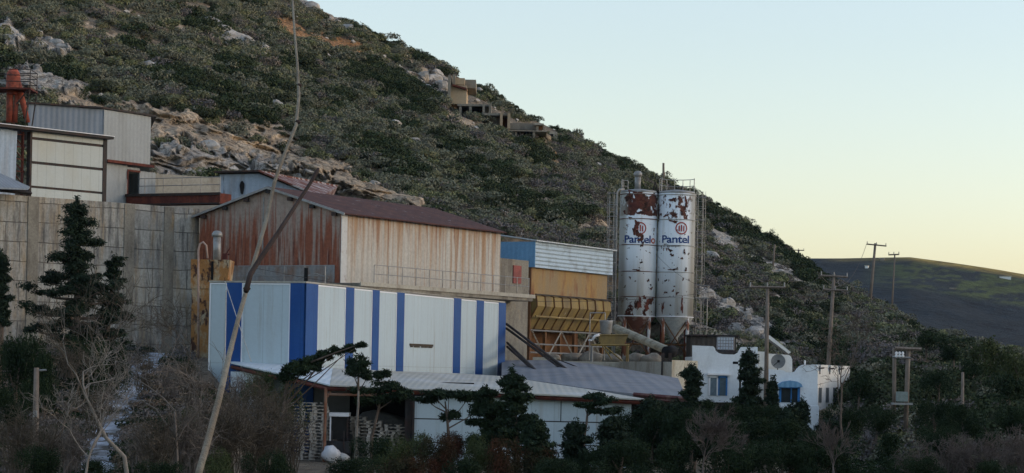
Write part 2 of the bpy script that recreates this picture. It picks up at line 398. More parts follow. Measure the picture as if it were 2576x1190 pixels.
# unseen hill added right of the view to block low sky glow and sun
na, nr_ = 90, 24; aa = np.linspace(R(24), R(172), na); q_ = np.linspace(0, 1, nr_)
AA, QQ = np.meshgrid(aa, q_); RR = 230 + 330 * QQ
hh = np.minimum(1, (AA - R(24)) / R(9)) * 46 + 5 * np.sin(AA * 5)
xs_, ys_ = RR * np.sin(AA), RR * np.cos(AA); zs_ = -34 + (hh + 34) * np.sin(QQ * np.pi * .72) ** 1.2 + (fbm(xs_.ravel() / 30, ys_.ravel() / 30, 0, 4, 15).reshape(xs_.shape) - .5) * 6
i3 = np.arange(nr_ * na).reshape(nr_, na); q3 = np.stack([i3[:-1, :-1], i3[:-1, 1:], i3[1:, 1:], i3[1:, :-1]], -1).reshape(-1, 4)
glow_block_me = np_mesh('glow_block', np.stack([xs_.ravel(), ys_.ravel(), zs_.ravel()], -1), q3)
tag(link_mesh('glow_block_hill', glow_block_me, paint('glow_block_ground', (.07, .08, .055), (.11, .10, .08), scale=.08, grain=.6)), kind='structure')

# valley floor out to the horizon
g = MB().add([(-9000, -400, -34), (9000, -400, -34), (9000, 16000, -34), (-9000, 16000, -34)], [(0, 1, 2, 3)])
tag(g.build('ground', paint('valley_ground', (.05, .055, .04), (.09, .08, .06), scale=.01)), kind='structure')

# ------------------------------------------------------------------ scrub
def leaf_mesh(name, ctr, size, mat, outward=None, elong=1.0, parent=None, link=True, flat=0.0):
    n = len(ctr); ctr = np.asarray(ctr, float)
    nrm = rng.normal(size=(n, 3)); nrm[:, 2] += flat * 2.0
    if outward is not None: nrm = nrm * .8 + np.asarray(outward)
    nrm /= np.linalg.norm(nrm, axis=1)[:, None] + 1e-9
    r = rng.normal(size=(n, 3)); a = np.cross(nrm, r); a /= np.linalg.norm(a, axis=1)[:, None] + 1e-9; b_ = np.cross(nrm, a)
    s = (np.asarray(size) * (0.6 + .8 * rng.random(n)))[:, None]
    v = np.stack([ctr - a * s * elong, ctr - b_ * s * .55, ctr + a * s * elong, ctr + b_ * s * .55], 1).reshape(-1, 3)
    me = np_mesh(name, v, np.arange(n * 4).reshape(n, 4))
    me.materials.append(mat)
    if not link: return me
    return link_mesh(name, me, None, parent)
def dome_points(n, lumps=5, h=.7, seed=0):
    """points on the skin of a lumpy cushion of radius 1"""
    r = np.random.default_rng(seed); cs = np.concatenate([r.normal(size=(lumps, 2)) * .42, r.random((lumps, 1)) * h * .45 + .1], 1); rs = .38 + .3 * r.random(lumps)
    k = r.integers(0, lumps, n); d = r.normal(size=(n, 3)); d[:, 2] = np.abs(d[:, 2]) * 1.0 - .15; d /= np.linalg.norm(d, axis=1)[:, None]
    p = cs[k] + d * (rs[k] * (.72 + .28 * r.random(n)))[:, None] * np.array((1, 1, .85)); return p, d
LEAF = {
    'grey_green': leafmat('scrub_grey_green', (.13, .142, .10), (.205, .215, .15), (.165, .165, .125), True),
    'olive': leafmat('scrub_olive', (.115, .135, .07), (.21, .225, .12), (.165, .165, .095), True),
    'purple_grey': leafmat('scrub_dry', (.125, .115, .112), (.18, .165, .16), (.17, .145, .12), True),
    'dark': leafmat('scrub_dark', (.026, .041, .022), (.066, .088, .045), (.052, .060, .036), True)}
DARKS = [([(400, 195), (480, 225), (560, 262), (660, 298)], 30), ([(890, 172), (960, 195), (1050, 262)], 38), ([(720, 165), (780, 190)], 22), ([(940, 385), (1010, 420)], 32), ([(1195, 430), (1260, 450)], 24), ([(1230, 480), (1300, 515)], 26),
    ([(1100, 372), (1150, 385)], 18), ([(1305, 370), (1375, 415)], 16), ([(1350, 540), (1450, 560)], 18), ([(5, 150), (20, 170)], 22), ([(320, 122), (355, 140)], 16), ([(560, 165), (620, 190), (700, 232)], 17), ([(620, 322), (652, 342)], 12), ([(110, 180), (200, 205)], 18), ([(200, 225), (250, 240)], 18), ([(400, 285), (470, 310)], 15),
    ([(790, 18), (900, 66), (1000, 112), (1100, 165)], 20), ([(1170, 205), (1250, 250), (1400, 330)], 12), ([(1500, 385), (1640, 450), (1720, 490)], 20), ([(1780, 530), (1880, 580), (1990, 640), (2070, 730)], 32), ([(1960, 780), (2060, 860), (2110, 920)], 34),
    ([(2290, 830), (2350, 870), (2420, 910)], 26), ([(2130, 980), (2300, 1020), (2576, 1000)], 70), ([(2400, 1080), (2576, 1080)], 50), ([(1570, 480), (1630, 520)], 15), ([(960, 300), (1020, 330)], 14), ([(700, 330), (740, 345)], 10), ([(830, 250), (880, 270)], 12), ([(480, 60), (560, 80)], 14)]
def dark_mask(U, V):
    w1 = (vn(U / 16., V / 11., 0, 91) - .5) * 2; r = np.zeros(U.size)
    for pts, rad in DARKS:
        d = np.full(U.size, 1e9)
        for (ax, ay), (bx, by) in zip(pts[:-1], pts[1:]):
            dx, dy = bx - ax, by - ay; h = np.clip(((U - ax) * dx + (V - ay) * dy) / (dx * dx + dy * dy), 0, 1)
            d = np.minimum(d, np.hypot(U - ax - h * dx, (V - ay - h * dy) * 1.2))
        r = np.maximum(r, np.clip((rad * (1 + .5 * w1) - d) / (rad * .3) + .5, 0, 1))
    return r
tcol_ = bpy.data.collections.new('scrub_kinds')
kinds = []
for kk, (kn, nl, ls) in enumerate((('grey_green', 420, .085), ('purple_grey', 400, .08), ('olive', 360, .09), ('dark', 520, .085))):
    for j in range(3):
        p, d = dome_points(nl, 4 + j, .8, 100 + kk * 10 + j)
        me = leaf_mesh('shrub_%s' % kn, p, ls, LEAF[kn], outward=d * .9, link=False)
        o = bpy.data.objects.new('a%d%d_shrub' % (kk, j), me); tcol_.objects.link(o); kinds.append(kk)
N = 42000
t_ = rng.uniform(-.29, .30, N); y0s, yrs = f_y0(t_), _yr(t_)
y_ = np.sqrt(rng.random(N) * (yrs ** 2 - (y0s * .97) ** 2) + (y0s * .97) ** 2)
x_ = t_ * y_; z_ = hill_z(x_, y_)
nrd = np.clip((_yr(t_) - y_) / 25, .15, 1)
U_, V_ = screen_of(x_, y_, z_); _, rk_, br_ = stroke_masks(U_, V_)
big = fbm(x_ / 11, y_ / 16, 0, 3, 60); mid = fbm(x_ / 5, y_ / 7, 0, 3, 70)
rightness = np.clip((U_ - 900) / 900, 0, 1)
ruin_ = np.zeros(N, bool)
for ra, rb_, rc, rd in ((1120, 1205, 190, 275), (1148, 1240, 255, 300), (1210, 1290, 280, 328), (1266, 1380, 305, 352), (1375, 1408, 325, 352)): ruin_ |= (U_ > ra) & (U_ < rb_) & (V_ > rc) & (V_ < rd)
keep = (rng.random(N) > br_ * .93) & ~ruin_ & ((mid > .43) | (rng.random(N) < .30)) & (U_ > -60) & (U_ < 2640) & (V_ > -60) & (V_ < 1260)
dark_p = np.clip((big - .56) * 4, 0, .5) * .4 + .02 + dark_mask(U_, V_) * .82
ridge_px = np.abs(V_ - np.interp(U_, [p[0] for p in RIDGE], [p[1] for p in RIDGE])); dark_p = np.maximum(dark_p, np.where((ridge_px < 6) & (U_ > 720), .35, 0))
rr = rng.random(N); pg = rng.random(N)
kind_ = np.where(rr < dark_p + .04, 3, np.where(pg < .08 + .42 * rightness + (mid - .5), 1, np.where(pg > .74, 2, 0)))
scale_ = np.where(kind_ == 3, (.65 + .9 * rng.random(N)) * np.where(ridge_px < 25, .65, 1), .44 + 1.05 * rng.random(N) ** 1.9) * (1 - .45 * br_)
z_ = z_ + nrd * (fbm(x_ / 7, y_ / 9, 0, 4, 3) - .48) * 2.0 * (1 - rk_) - .08
sel = np.where(keep)[0]
me = bpy.data.meshes.new('scrub'); me.vertices.add(len(sel))
me.vertices.foreach_set('co', np.stack([x_[sel], y_[sel], z_[sel]], -1).astype(np.float32).ravel())
for nm, arr, tp in (('kind', (kind_[sel] * 3 + rng.integers(0, 3, len(sel))).astype(np.int32), 'INT'), ('size', scale_[sel].astype(np.float32), 'FLOAT'), ('turn', (rng.random(len(sel)) * 6.28).astype(np.float32), 'FLOAT')):
    a_ = me.attributes.new(nm, tp, 'POINT'); a_.data.foreach_set('value', arr)
scrub = link_mesh('scrub', me)
tag(scrub, 'low grey green cushion scrub covering the rocky hillside', 'scrub', kind='stuff')
def instancer(o, collection):
    ng = bpy.data.node_groups.new('scatter', 'GeometryNodeTree')
    ng.interface.new_socket('Geometry', in_out='INPUT', socket_type='NodeSocketGeometry'); ng.interface.new_socket('Geometry', in_out='OUTPUT', socket_type='NodeSocketGeometry')
    N_ = ng.nodes.new; L = ng.links.new
    gi, go = N_('NodeGroupInput'), N_('NodeGroupOutput'); iop = N_('GeometryNodeInstanceOnPoints'); ci = N_('GeometryNodeCollectionInfo')
    ci.inputs[0].default_value = collection; ci.inputs['Separate Children'].default_value = True; ci.inputs['Reset Children'].default_value = True
    def at(nm, tp):
        a = N_('GeometryNodeInputNamedAttribute'); a.data_type = tp; a.inputs[0].default_value = nm; return a.outputs[0]
    cx = N_('ShaderNodeCombineXYZ'); L(at('turn', 'FLOAT'), cx.inputs[2])
    cs = N_('ShaderNodeCombineXYZ'); sz = at('size', 'FLOAT')
    for i in range(3): L(sz, cs.inputs[i])
    L(gi.outputs[0], iop.inputs['Points']); L(ci.outputs[0], iop.inputs['Instance']); iop.inputs['Pick Instance'].default_value = True
    L(at('kind', 'INT'), iop.inputs['Instance Index']); L(cx.outputs[0], iop.inputs['Rotation']); L(cs.outputs[0], iop.inputs['Scale']); L(iop.outputs[0], go.inputs[0])
    md = o.modifiers.new('scatter', 'NODES'); md.node_group = ng
instancer(scrub, tcol_)
# ------------------------------------------------------------------ surface materials
CONC = paint('concrete', (.26, .245, .205), (.17, .155, .13), .45, .62, 1.2, (1, 1, .35), .9, .3, c3=(.33, .24, .14), lo3=.60, hi3=.75, grain=9)
CONC_PALE = paint('pale_concrete', (.42, .40, .34), (.28, .25, .20), .5, .7, 1.0, (1, 1, .3), .9, .2)
SHEET_GREY = paint('grey_blue_sheet', (.22, .265, .32), (.18, .215, .25), .4, .7, .8, (1, 1, .3), .55, .1, rib=.33, ribd=.016)
SHEET_PALE = paint('pale_grey_sheet', (.30, .335, .35), (.25, .275, .28), .4, .7, .9, (1, 1, .25), .55, .1, rib=.33, ribd=.016)
SHEET_BLUE = paint('light_blue_sheet', (.33, .42, .52), (.24, .27, .30), .45, .75, 1.2, (2, 2, .2), .6, .15, c3=(.12, .10, .09), lo3=.66, hi3=.72, rib=.33, ribd=.016)
PANEL_CREAM = paint('cream_panel', (.44, .49, .48), (.42, .43, .37), .5, .8, .5, (1, 1, .5), .5, .06, seam=(.62, 30))
RUST_DARK = paint('dark_rust', (.15, .045, .03), (.09, .03, .025), .4, .6, 2, (1, 1, .3), .9, .3)
RUST_ROOF = paint('rusty_roof_sheet', (.075, .034, .030), (.115, .05, .038), .45, .65, 1.1, (1, 1, 1), .85, .25, c3=(.26, .25, .25), lo3=.64, hi3=.72, rib=.5, ribd=.012)
RUST_ROOF2 = paint('streaky_roof_sheet', (.15, .055, .04), (.38, .36, .36), .5, .58, 1.3, (.8, 2.5, 1.5), .8, .25, rib=.5, ribd=.015)
RUST_WALL = paint('rust_streaked_sheet', (.36, .29, .245), (.27, .095, .055), .38, .54, 1.7, (2.6, 2.6, .14), .8, .25, zg=(2.4, 4.6, .04, -.16), c3=(.13, .04, .028), lo3=.60, hi3=.70, rib=.33, ribd=.015)
RUST_LIGHT = paint('orange_streaked_sheet', (.49, .475, .43), (.37, .245, .15), .45, .66, 1.0, (2.6, 2.6, .10), .7, .2, zg=(.5, 3.8, -.05, .10), c3=(.27, .13, .07), lo3=.61, hi3=.72, rib=.52, ribd=.04)
WHITE = paint('white_plaster', (.76, .82, .85), (.60, .65, .67), .5, .75, .9, (1, 1, .6), .85, .08)
WHITE_W = paint('warm_white_plaster', (.70, .70, .66), (.55, .53, .48), .5, .75, .9, (1, 1, .4), .85, .08)
WCLAD = paint('white_cladding', (.475, .575, .62), (.41, .465, .48), .52, .80, .9, (2.2, 2.2, .12), .45, .05, c3=(.33, .34, .31), lo3=.62, hi3=.80, seam=(1.0, 40))
WTRIM = paint('white_trim', (.80, .82, .84), rough=.5, var=.04)
BLUE = paint('blue_cladding', (.006, .062, .245), (.012, .075, .26), .4, .6, .6, rough=.45, var=.08, seam=(1.0, 40))
BLUEP = paint('blue_paint', (.03, .17, .42), rough=.5, var=.1)
SKYBLUE = paint('sky_blue_sheet', (.17, .36, .56), (.13, .29, .46), .4, .7, 1, (1, 1, .4), .5, .12, rib=.33, ribd=.03)
WSIDE = paint('white_ribbed_sheet', (.44, .55, .63), (.30, .36, .40), .5, .7, 1, (1, 1, 1), .45, .1, rib=.26, ribaxis='Y', ribd=.06)
DARK = paint('dark_steel', (.030, .028, .028), (.06, .035, .028), .45, .65, 2, rough=.7, var=.2)
STEEL = paint('galvanised_steel', (.30, .31, .31), (.20, .18, .16), .5, .7, 3, rough=.5, var=.15, metal=.3)
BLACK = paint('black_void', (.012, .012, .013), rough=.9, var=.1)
ORANGE_R = paint('orange_painted_steel', (.33, .20, .065), (.27, .20, .11), .44, .62, .5, (1, 1, .3), .6, .12, c3=(.20, .075, .03), lo3=.54, hi3=.66)
YELLOW = paint('yellow_ochre_steel', (.28, .20, .07), (.17, .125, .06), .42, .62, .8, (1, 1, .5), .6, .15, c3=(.42, .40, .34), lo3=.66, hi3=.72)
BROWN_RUST = paint('brown_rust_shade', (.12, .055, .025), (.20, .10, .04), .4, .65, 1, (1, 1, .3), .8, .2)
TANKRUST = paint('rust_flaked_tank', (.40, .34, .23), (.34, .17, .06), .42, .54, 1.4, (1, 1, .5), .85, .3, c3=(.07, .035, .025), lo3=.56, hi3=.62, grain=12)
ROOFGREY = paint('grey_fibre_roof', (.22, .235, .26), (.17, .175, .19), .4, .7, .4, (1, 1, 1), .85, .1, c3=(.30, .24, .19), lo3=.70, hi3=.8, rib=.6, ribd=.02)
ROOFCREAM = paint('cream_corrugated_roof', (.42, .41, .355), (.50, .51, .50), .45, .7, .35, (1, .5, 1), .6, .1, rib=.3, ribd=.012)
ROOFWHITE = paint('white_corrugated_roof', (.60, .68, .74), (.48, .54, .58), .45, .7, .5, (1, 1, 1), .55, .1, rib=.3, ribd=.012)
WOOD = paint('weathered_pole_wood', (.22, .185, .155), (.14, .115, .095), .4, .65, 3, (4, 4, .3), .9, .2)
PALLETW = paint('pallet_wood', (.62, .57, .50), (.42, .35, .28), .4, .65, 3, rough=.9, var=.25)
RUINC = paint('bare_concrete_frame', (.25, .235, .195), (.18, .165, .135), .45, .65, .8, (1, 1, .5), .95, .2)
RUINT = paint('tan_render', (.43, .345, .235), (.36, .28, .19), .45, .7, .7, (1, 1, .5), .95, .12)
ROAD = paint('concrete_lane', (.42, .46, .52), (.20, .205, .21), .42, .58, .8, rough=.9, var=.35, c3=(.10, .09, .075), lo3=.56, hi3=.62, grain=4)
REDR = paint('red_primer_steel', (.36, .085, .05), (.20, .06, .04), .42, .62, 2.5, rough=.75, var=.25)
def brickwall():
    m, nt, b = new_mat('retaining_wall_concrete')
    uv = coord(nt, 'UV'); br = nd(nt, 'ShaderNodeTexBrick'); br.offset = .37; br.offset_frequency = 2
    for k, v in (('Scale', 1.0), ('Mortar Size', .026), ('Brick Width', 2.35), ('Row Height', 1.08), ('Bias', .0), ('Mortar Smooth', .6)): br.inputs[k].default_value = v
    br.inputs['Color1'].default_value = (.42, .415, .375, 1); br.inputs['Color2'].default_value = (.30, .305, .29, 1); br.inputs['Mortar'].default_value = (.095, .088, .08, 1)
    wv = nd(nt, 'ShaderNodeTexNoise'); wv.inputs['Scale'].default_value = .5; nt.links.new(uv, wv.inputs[0])
    s = nd(nt, 'ShaderNodeVectorMath', operation='SCALE'); s.inputs['Scale'].default_value = .22; nt.links.new(wv.outputs['Color'], s.inputs[0])
    a = nd(nt, 'ShaderNodeVectorMath', operation='ADD'); nt.links.new(uv, a.inputs[0]); nt.links.new(s.outputs[0], a.inputs[1]); nt.links.new(a.outputs[0], br.inputs[0])
    flat = mix(nt, ramp(nt, noise(nt, coord(nt), .3, 3), .60, .74), br.outputs[0], (.29, .285, .255))
    c = mix(nt, ramp(nt, noise(nt, coord(nt, scale=(1, 1, .18)), 1.6, 5, .7), .46, .64), flat, (.32, .265, .19))
    c = mix(nt, ramp(nt, noise(nt, coord(nt, scale=(1.3, 1.3, .16), loc=(9, 4, 2)), 2.0, 6, .75), .47, .64), c, (.13, .13, .125))
    c = mix(nt, ramp(nt, noise(nt, coord(nt, scale=(1, 1, .4), loc=(3, 8, 2)), 1.3, 5, .8), .66, .70), c, (.46, .45, .42))
    low = nd(nt, 'ShaderNodeSeparateXYZ'); nt.links.new(coord(nt), low.inputs[0])
    c = mix(nt, 1.0, c, ramp(nt, noise(nt, coord(nt), 7, 6, .7), .3, .7, (.72,) * 3, (1.2,) * 3), 'MULTIPLY')
    nt.links.new(c, b.inputs['Base Color']); b.inputs['Roughness'].default_value = .93; bump(nt, b, br.outputs['Fac'], -.04)
    return m
WALLM = brickwall()

# ------------------------------------------------------------------ retaining wall and platform on the left
p0 = P(-60, 483, 124.0); p1 = P(502, 525, 133.5)
d = Vector((p1.x - p0.x, p1.y - p0.y)); fw = Frame((p0.x, p0.y), d); WL = d.length; WTOP = p1.z
rw = thing('retaining_wall', 'tall stained concrete block wall below the grey steel sheds', 'wall', fw.G(WL / 2, 0, -4))
mb = MB(); fw.box(mb, 0, WL, 0, 1.0, -4.4, WTOP); mb.build('wall_face', WALLM, rw)
for u in (80, 322, 422):
    a = fw.a_at(u); mb = MB(); fw.box(mb, a - .33, a + .33, -.05, 0, -4.4, WTOP - .03); mb.build('pilaster', CONC, rw)
mb = MB(); fw.box(mb, -3, WL - .2, 1.0, 46, WTOP - 1, WTOP - .05)
o = mb.build('terrace', CONC_PALE); tag(o, kind='structure')
Y0 = WTOP

# ------------------------------------------------------------------ grey steel hall on the terrace
def wallquad(mb, f, a0, a1, b, z0, z1, th=.1):        # sheet wall along a with front at b
    f.box(mb, a0, a1, b, b + th, z0, z1)
# rear hall: corner at picture column 262
c = P(262, 275, 138.0); eh = c.z
e = P(72, 262, 135.9)
hl = Frame((c.x, c.y), (e.x - c.x, e.y - c.y))         # a runs from the corner to the left
g = P(380, 293, 141.5); hr = Frame((c.x, c.y), (g.x - c.x, g.y - c.y))
hall = thing('steel_hall', 'tall windowless grey blue sheet metal hall on the terrace', 'industrial building', (c.x, c.y, Y0))
La = (Vector((e.x, e.y)) - Vector((c.x, c.y))).length; Lb = (Vector((g.x, g.y)) - Vector((c.x, c.y))).length
mb = MB().box8([Vector((q.x, q.y, z)) for z in (Y0, eh) for q in (c, e, e + Vector((-1, 9, 0)), c + Vector((-1.5, 9, 0)))]); mb.build('wall', SHEET_GREY, hall)  # shade of the left face put into a darker sheet than the right
zb0 = ts(262, 401)[1] * 138.0
back = [c + Vector((-1.4, 8.9, 0)), g + Vector((-1.5, 9, 0))]
mb = MB().box8([Vector((q.x, q.y, z)) for z in (zb0, eh - .02) for q in (c + (g - c) * .002 + Vector((.002, -.06, 0)), g, back[1], back[0])]); mb.build('wall', SHEET_PALE, hall)
ov = .25
mb = MB().prism([e + Vector((-.2, -ov, .02)), c + Vector((0, -ov, .02)), g + (g - c) * .13 + Vector((0, -ov, .0)), g + Vector((-1.5, 8.9, -.1)), e + Vector((-1, 8.9, -.1))], (0, 0, .1)); mb.build('roof', DARK, hall)
mb = MB(); hr.box(mb, .05, Lb, -.35, -.07, zb0 - .16, zb0); mb.build('beam', RUST_DARK, hall)
# lower link with a doorway
lk = thing('link_shed', 'pale ribbed sheet shed with dark doorway onto the footbridge', 'shed', (c.x + 1, c.y + .2, Y0))
kf = Frame((c.x, c.y), (g.x - c.x, g.y - c.y)); zt = zb0 - .17
a0, a1, a2, a3 = .12, kf.a_at(315), kf.a_at(346), kf.a_at(386)
mb = MB(); wallquad(mb, kf, a0, a1, .0, Y0 - .1, zt); wallquad(mb, kf, a2, a3, .0, Y0 - .1, zt - .25); kf.box(mb, a1, a2, 0, .1, kf.za(330, 432), zt - .1); kf.box(mb, a3 - .1, a3, .1, 5, Y0, zt - .25); mb.build('wall', SHEET_PALE, lk)
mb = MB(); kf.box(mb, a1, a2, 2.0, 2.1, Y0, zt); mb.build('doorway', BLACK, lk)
mb = MB(); kf.box(mb, a1 - .02, a2, -.05, -.01, kf.za(330, 432), kf.za(330, 432) + .12); kf.box(mb, a1 - .06, a1 + .05, -.05, -.01, Y0, kf.za(330, 432)); mb.build('door_frame', RUST_DARK, lk)
# front shed with three bands of cream panels
pc = P(262, 348, 132.0); pl = P(-60, 302, 125.3); ff = Frame((pc.x, pc.y), (pl.x - pc.x, pl.y - pc.y), (pl.y - pc.y, pc.x - pl.x))
shed = thing('front_shed', 'lower steel shed with cream panel bands and a dark open bay', 'shed', (pc.x, pc.y, Y0))
FL = (Vector((pl.x, pl.y)) - Vector((pc.x, pc.y))).length; zr = pc.z
A = lambda u, v=400: ff.a_at(u, v)
aL, aR = A(78), A(257)
zz = lambda v: ff.za(160, v)       # heights taken on column 160
bands = [zz(334) - .02, zz(353), zz(360), zz(413), zz(420), zz(474), zz(480), Y0 - .02]
for i in range(4):
    mb = MB(); ff.box(mb, aR, aL, -.06, .04, bands[2 * i + 1], bands[2 * i]); mb.build('panel', PANEL_CREAM, shed)
mb = MB()
for i in (1, 3, 5): ff.box(mb, aR - .05, aL + .1, -.02, .10, bands[i + 1] - .01, bands[i] + .01)
ff.box(mb, aR - .28, aR, -.09, .2, Y0 - .02, zr - .05); ff.box(mb, aL, aL + .14, -.09, .2, Y0 - .02, zr - .1); mb.build('frame', DARK, shed)
mb = MB(); ff.box(mb, -.3, FL, -.5, 4.5, zr - .06, zr + .085); mb.build('roof', DARK, shed)
mb = MB(); ff.box(mb, -.32, FL, -.56, -.505, zr + .09, zr + .125); mb.build('gutter', WTRIM, shed)
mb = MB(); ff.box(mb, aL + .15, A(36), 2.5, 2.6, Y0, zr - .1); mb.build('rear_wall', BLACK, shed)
mb = MB(); ah = A(40)
for k in range(6):
    z = Y0 + .1 + k * .68; ff.box(mb, aL + .2, ah, .3, .36, z, z + .06)
    mb.tube([ff.G(aL + .25, .33, z), ff.G(ah, .33, z + .65)], .035, 4)
for a in (aL + .3, aL + .85, ah - .05): ff.box(mb, a, a + .09, .25, .4, Y0, zr - .1)
mb.build('bracing', RUST_DARK, shed)
pr = [ff.G(A(42), 0, ff.za(42, 330)), ff.G(FL, 0, ff.za(0, 315)), ff.G(FL, 0, Y0), ff.G(A(38, 470), 0, Y0)]
mb = MB().prism(pr, ff.b * .08); mb.build('wall', SHEET_BLUE, shed)
mb = MB().prism([P(-40, 430, 124.2), P(2, 440, 124.6), P(75, 473, 126.0), P(70, 478, 124.6), P(-40, 474, 121)], (0, 0, .08))
cv = mb.build('lean_to', SHEET_GREY, shed)
mb = MB().tube([P(-10, 476, 124.6), P(78, 486, 126.2)], .12, 4); mb.build('beam', DARK, shed)

# rust-red dust separator above the shed roof
cy = thing('dust_separator', 'rust red cyclone separator on tall pipe legs above the shed', 'machine', P(35, 310, 131))
yy_ = 131.0; k = px_m(yy_)
def V_(u, v, dy=0): return P(u, v, yy_ + dy)
top = V_(33, 172)
mb = MB(); cc = V_(33, 225); mb.lathe(Vector((cc.x, cc.y, 0)), [(.02, top.z), (.22, top.z - .05), (.36, top.z - .25), (.40, top.z - .5), (.40, cc.z + .1), (.44, cc.z), (.40, cc.z - .05), (.3, cc.z - .3)], 20); mb.build('drum', REDR, cy, True)
mb = MB().tube([V_(26, 215), V_(24, 308)], .2, 10).tube([V_(43, 225), V_(38, 308)], .13, 8); mb.build('pipe', REDR, cy, True)
mb = MB().tube([V_(44, 205), V_(70, 308)], [.2, .14], 10); mb.build('leg', REDR, cy, True)
mb = MB()
cp = V_(33, 227); mb.box((cp.x, cp.y, cp.z), (2.4, 2.0, .1)); mb.build('platform', RUST_DARK, cy)
mb = MB()
for sx in (-1.15, 1.15):
    for sy in (-.95, .95):
        mb.tube([cp + Vector((sx, sy, -.05)), cp + Vector((sx, sy, 1.1))], .025, 4)
        mb.tube([cp + Vector((sx, sy, -.05)), cp + Vector((sx * .8, sy, -1.9))], .04, 4)
for h in (.4, .75, 1.08):
    for a_, b_ in (((-1.15, -.95), (1.15, -.95)), ((1.15, -.95), (1.15, .95)), ((1.15, .95), (-1.15, .95)), ((-1.15, .95), (-1.15, -.95))):
        mb.tube([cp + Vector((*a_, h)), cp + Vector((*b_, h))], .025, 4)
for sx in (1, -1): mb.tube([cp + Vector((sx, -.9, -.1)), cp + Vector((sx * .4, -.9, -.9))], .035, 4)
mb.build('railing', DARK, cy)

# footbridge from the doorway to the next shed, and the pale wall behind it
q0, q1 = P(318, 490, 139.6), P(553, 495, 136.5); br = Frame((q0.x, q0.y), (q1.x - q0.x, q1.y - q0.y)); BL = (Vector((q1.x, q1.y)) - Vector((q0.x, q0.y))).length
bt = q0.z
fb = thing('footbridge', 'rust brown steel footbridge with thin handrail between the sheds', 'bridge', br.G(BL / 2, 0, bt))
mb = MB(); br.box(mb, 0, BL, 0, 1.2, bt - .62, bt); mb.build('girder', RUST_DARK, fb)
mb = MB(); br.box(mb, -.05, BL + .05, -.08, 0, bt - .12, bt + .04); br.box(mb, 0, BL, -.06, 0, bt - .64, bt - .56); mb.build('edge', DARK, fb)
mb = MB()
for i in range(6): a = BL * i / 5.; mb.tube([br.G(a, 0, bt), br.G(a, 0, bt + .95)], .025, 4)
for h in (.5, .95): mb.tube([br.G(.8, 0, bt + h), br.G(BL, 0, bt + h)], .022, 4)
mb.build('railing', STEEL, fb)
r0, r1 = P(384, 437, 148), P(556, 452, 150)
mb = MB().box8([Vector((q.x, q.y, z)) for z in (Y0 - .5, r0.z) for q in (r0, r1, r1 + Vector((-.2, .6, 0)), r0 + Vector((-.2, .6, 0)))])
o = mb.build('boundary_wall', CONC_PALE, loc=(r0.x, r0.y, Y0)); tag(o, 'pale cream concrete wall behind the rusty footbridge', 'wall')

# ------------------------------------------------------------------ rusty long shed
o857 = P(857, 700, 128.0)
rb = Frame((o857.x, o857.y), (.595, 1)); RL, RW = 17.1, 9.95
zf = ts(865, 712)[1] * 128; ze = ts(857, 535)[1] * 128; za = 9.92
rusty = thing('rusty_shed', 'long corrugated shed with deep red rusted gable and maroon roof', 'shed', (o857.x, o857.y, zf))
G = rb.G
mb = MB().prism([G(0, 0, zf - .3), G(0, RW, zf - .3), G(0, RW, ze), G(0, RW / 2, za), G(0, 0, ze)], rb.a * .1); mb.build('gable', RUST_WALL, rusty)
mb = MB(); rb.box(mb, .1, RL, 0, .1, zf + .02, ze); mb.build('wall', RUST_LIGHT, rusty)
mb = MB(); rb.box(mb, .1, RL, RW - .1, RW, zf - .3, ze); rb.box(mb, RL - .1, RL, .1, RW - .1, zf, ze); mb.build('rear_wall', RUST_WALL, rusty)
for s0_, b0, b1, z0, z1 in ((0, -.35, RW / 2, ze - .1, za + .02), (1, RW + .35, RW / 2, ze - .1, za + .02)):
    mb = MB().prism([G(-.25, b0, z0), G(RL + .1, b0, z0), G(RL + .1, b1, z1), G(-.25, b1, z1)], (0, 0, .07)); mb.build('roof', RUST_ROOF, rusty)
mb = MB()
for b0, b1 in ((-.38, RW / 2), (RW + .38, RW / 2)):
    mb.prism([G(-.33, b0, ze - .16), G(-.33, b1, za - .05), G(-.33, b1, za + .08), G(-.33, b0, ze - .03)], rb.a * .06)
mb.build('bargeboard', STEEL, rusty)
for t in np.linspace(.04, .96, 7):
    mb = MB(); b = RW * t; z = ze + (za - ze) * (1 - abs(2 * t - 1)) - .12; mb.box(tuple(G(-.18, b, z - .07)), (.16, .3, .2), math.atan2(rb.a.y, rb.a.x)); mb.build('purlin', DARK, rusty)
mb = MB(); rb.box(mb, -.04, .0, RW * .54, RW * .54 + .07, zf + 1.9, za - .5); mb.build('joint_strip', STEEL, rusty)
mb = MB(); rb.box(mb, -.06, .5, -.04, -.005, zf, ze - .1); mb.build('corner_trim', paint('pale_trim', (.55, .56, .55), (.3, .2, .15), .55, .7, 2, var=.1), rusty)
mb = MB(); rb.box(mb, -.045, -.003, .4, RW - .05, zf - .25, zf + 1.0); mb.build('base_sheet', paint('grey_base_sheet', (.27, .28, .285), (.24, .16, .12), .45, .7, 1.4, (1, 1, .4), .7, .2, rib=.33), rusty)

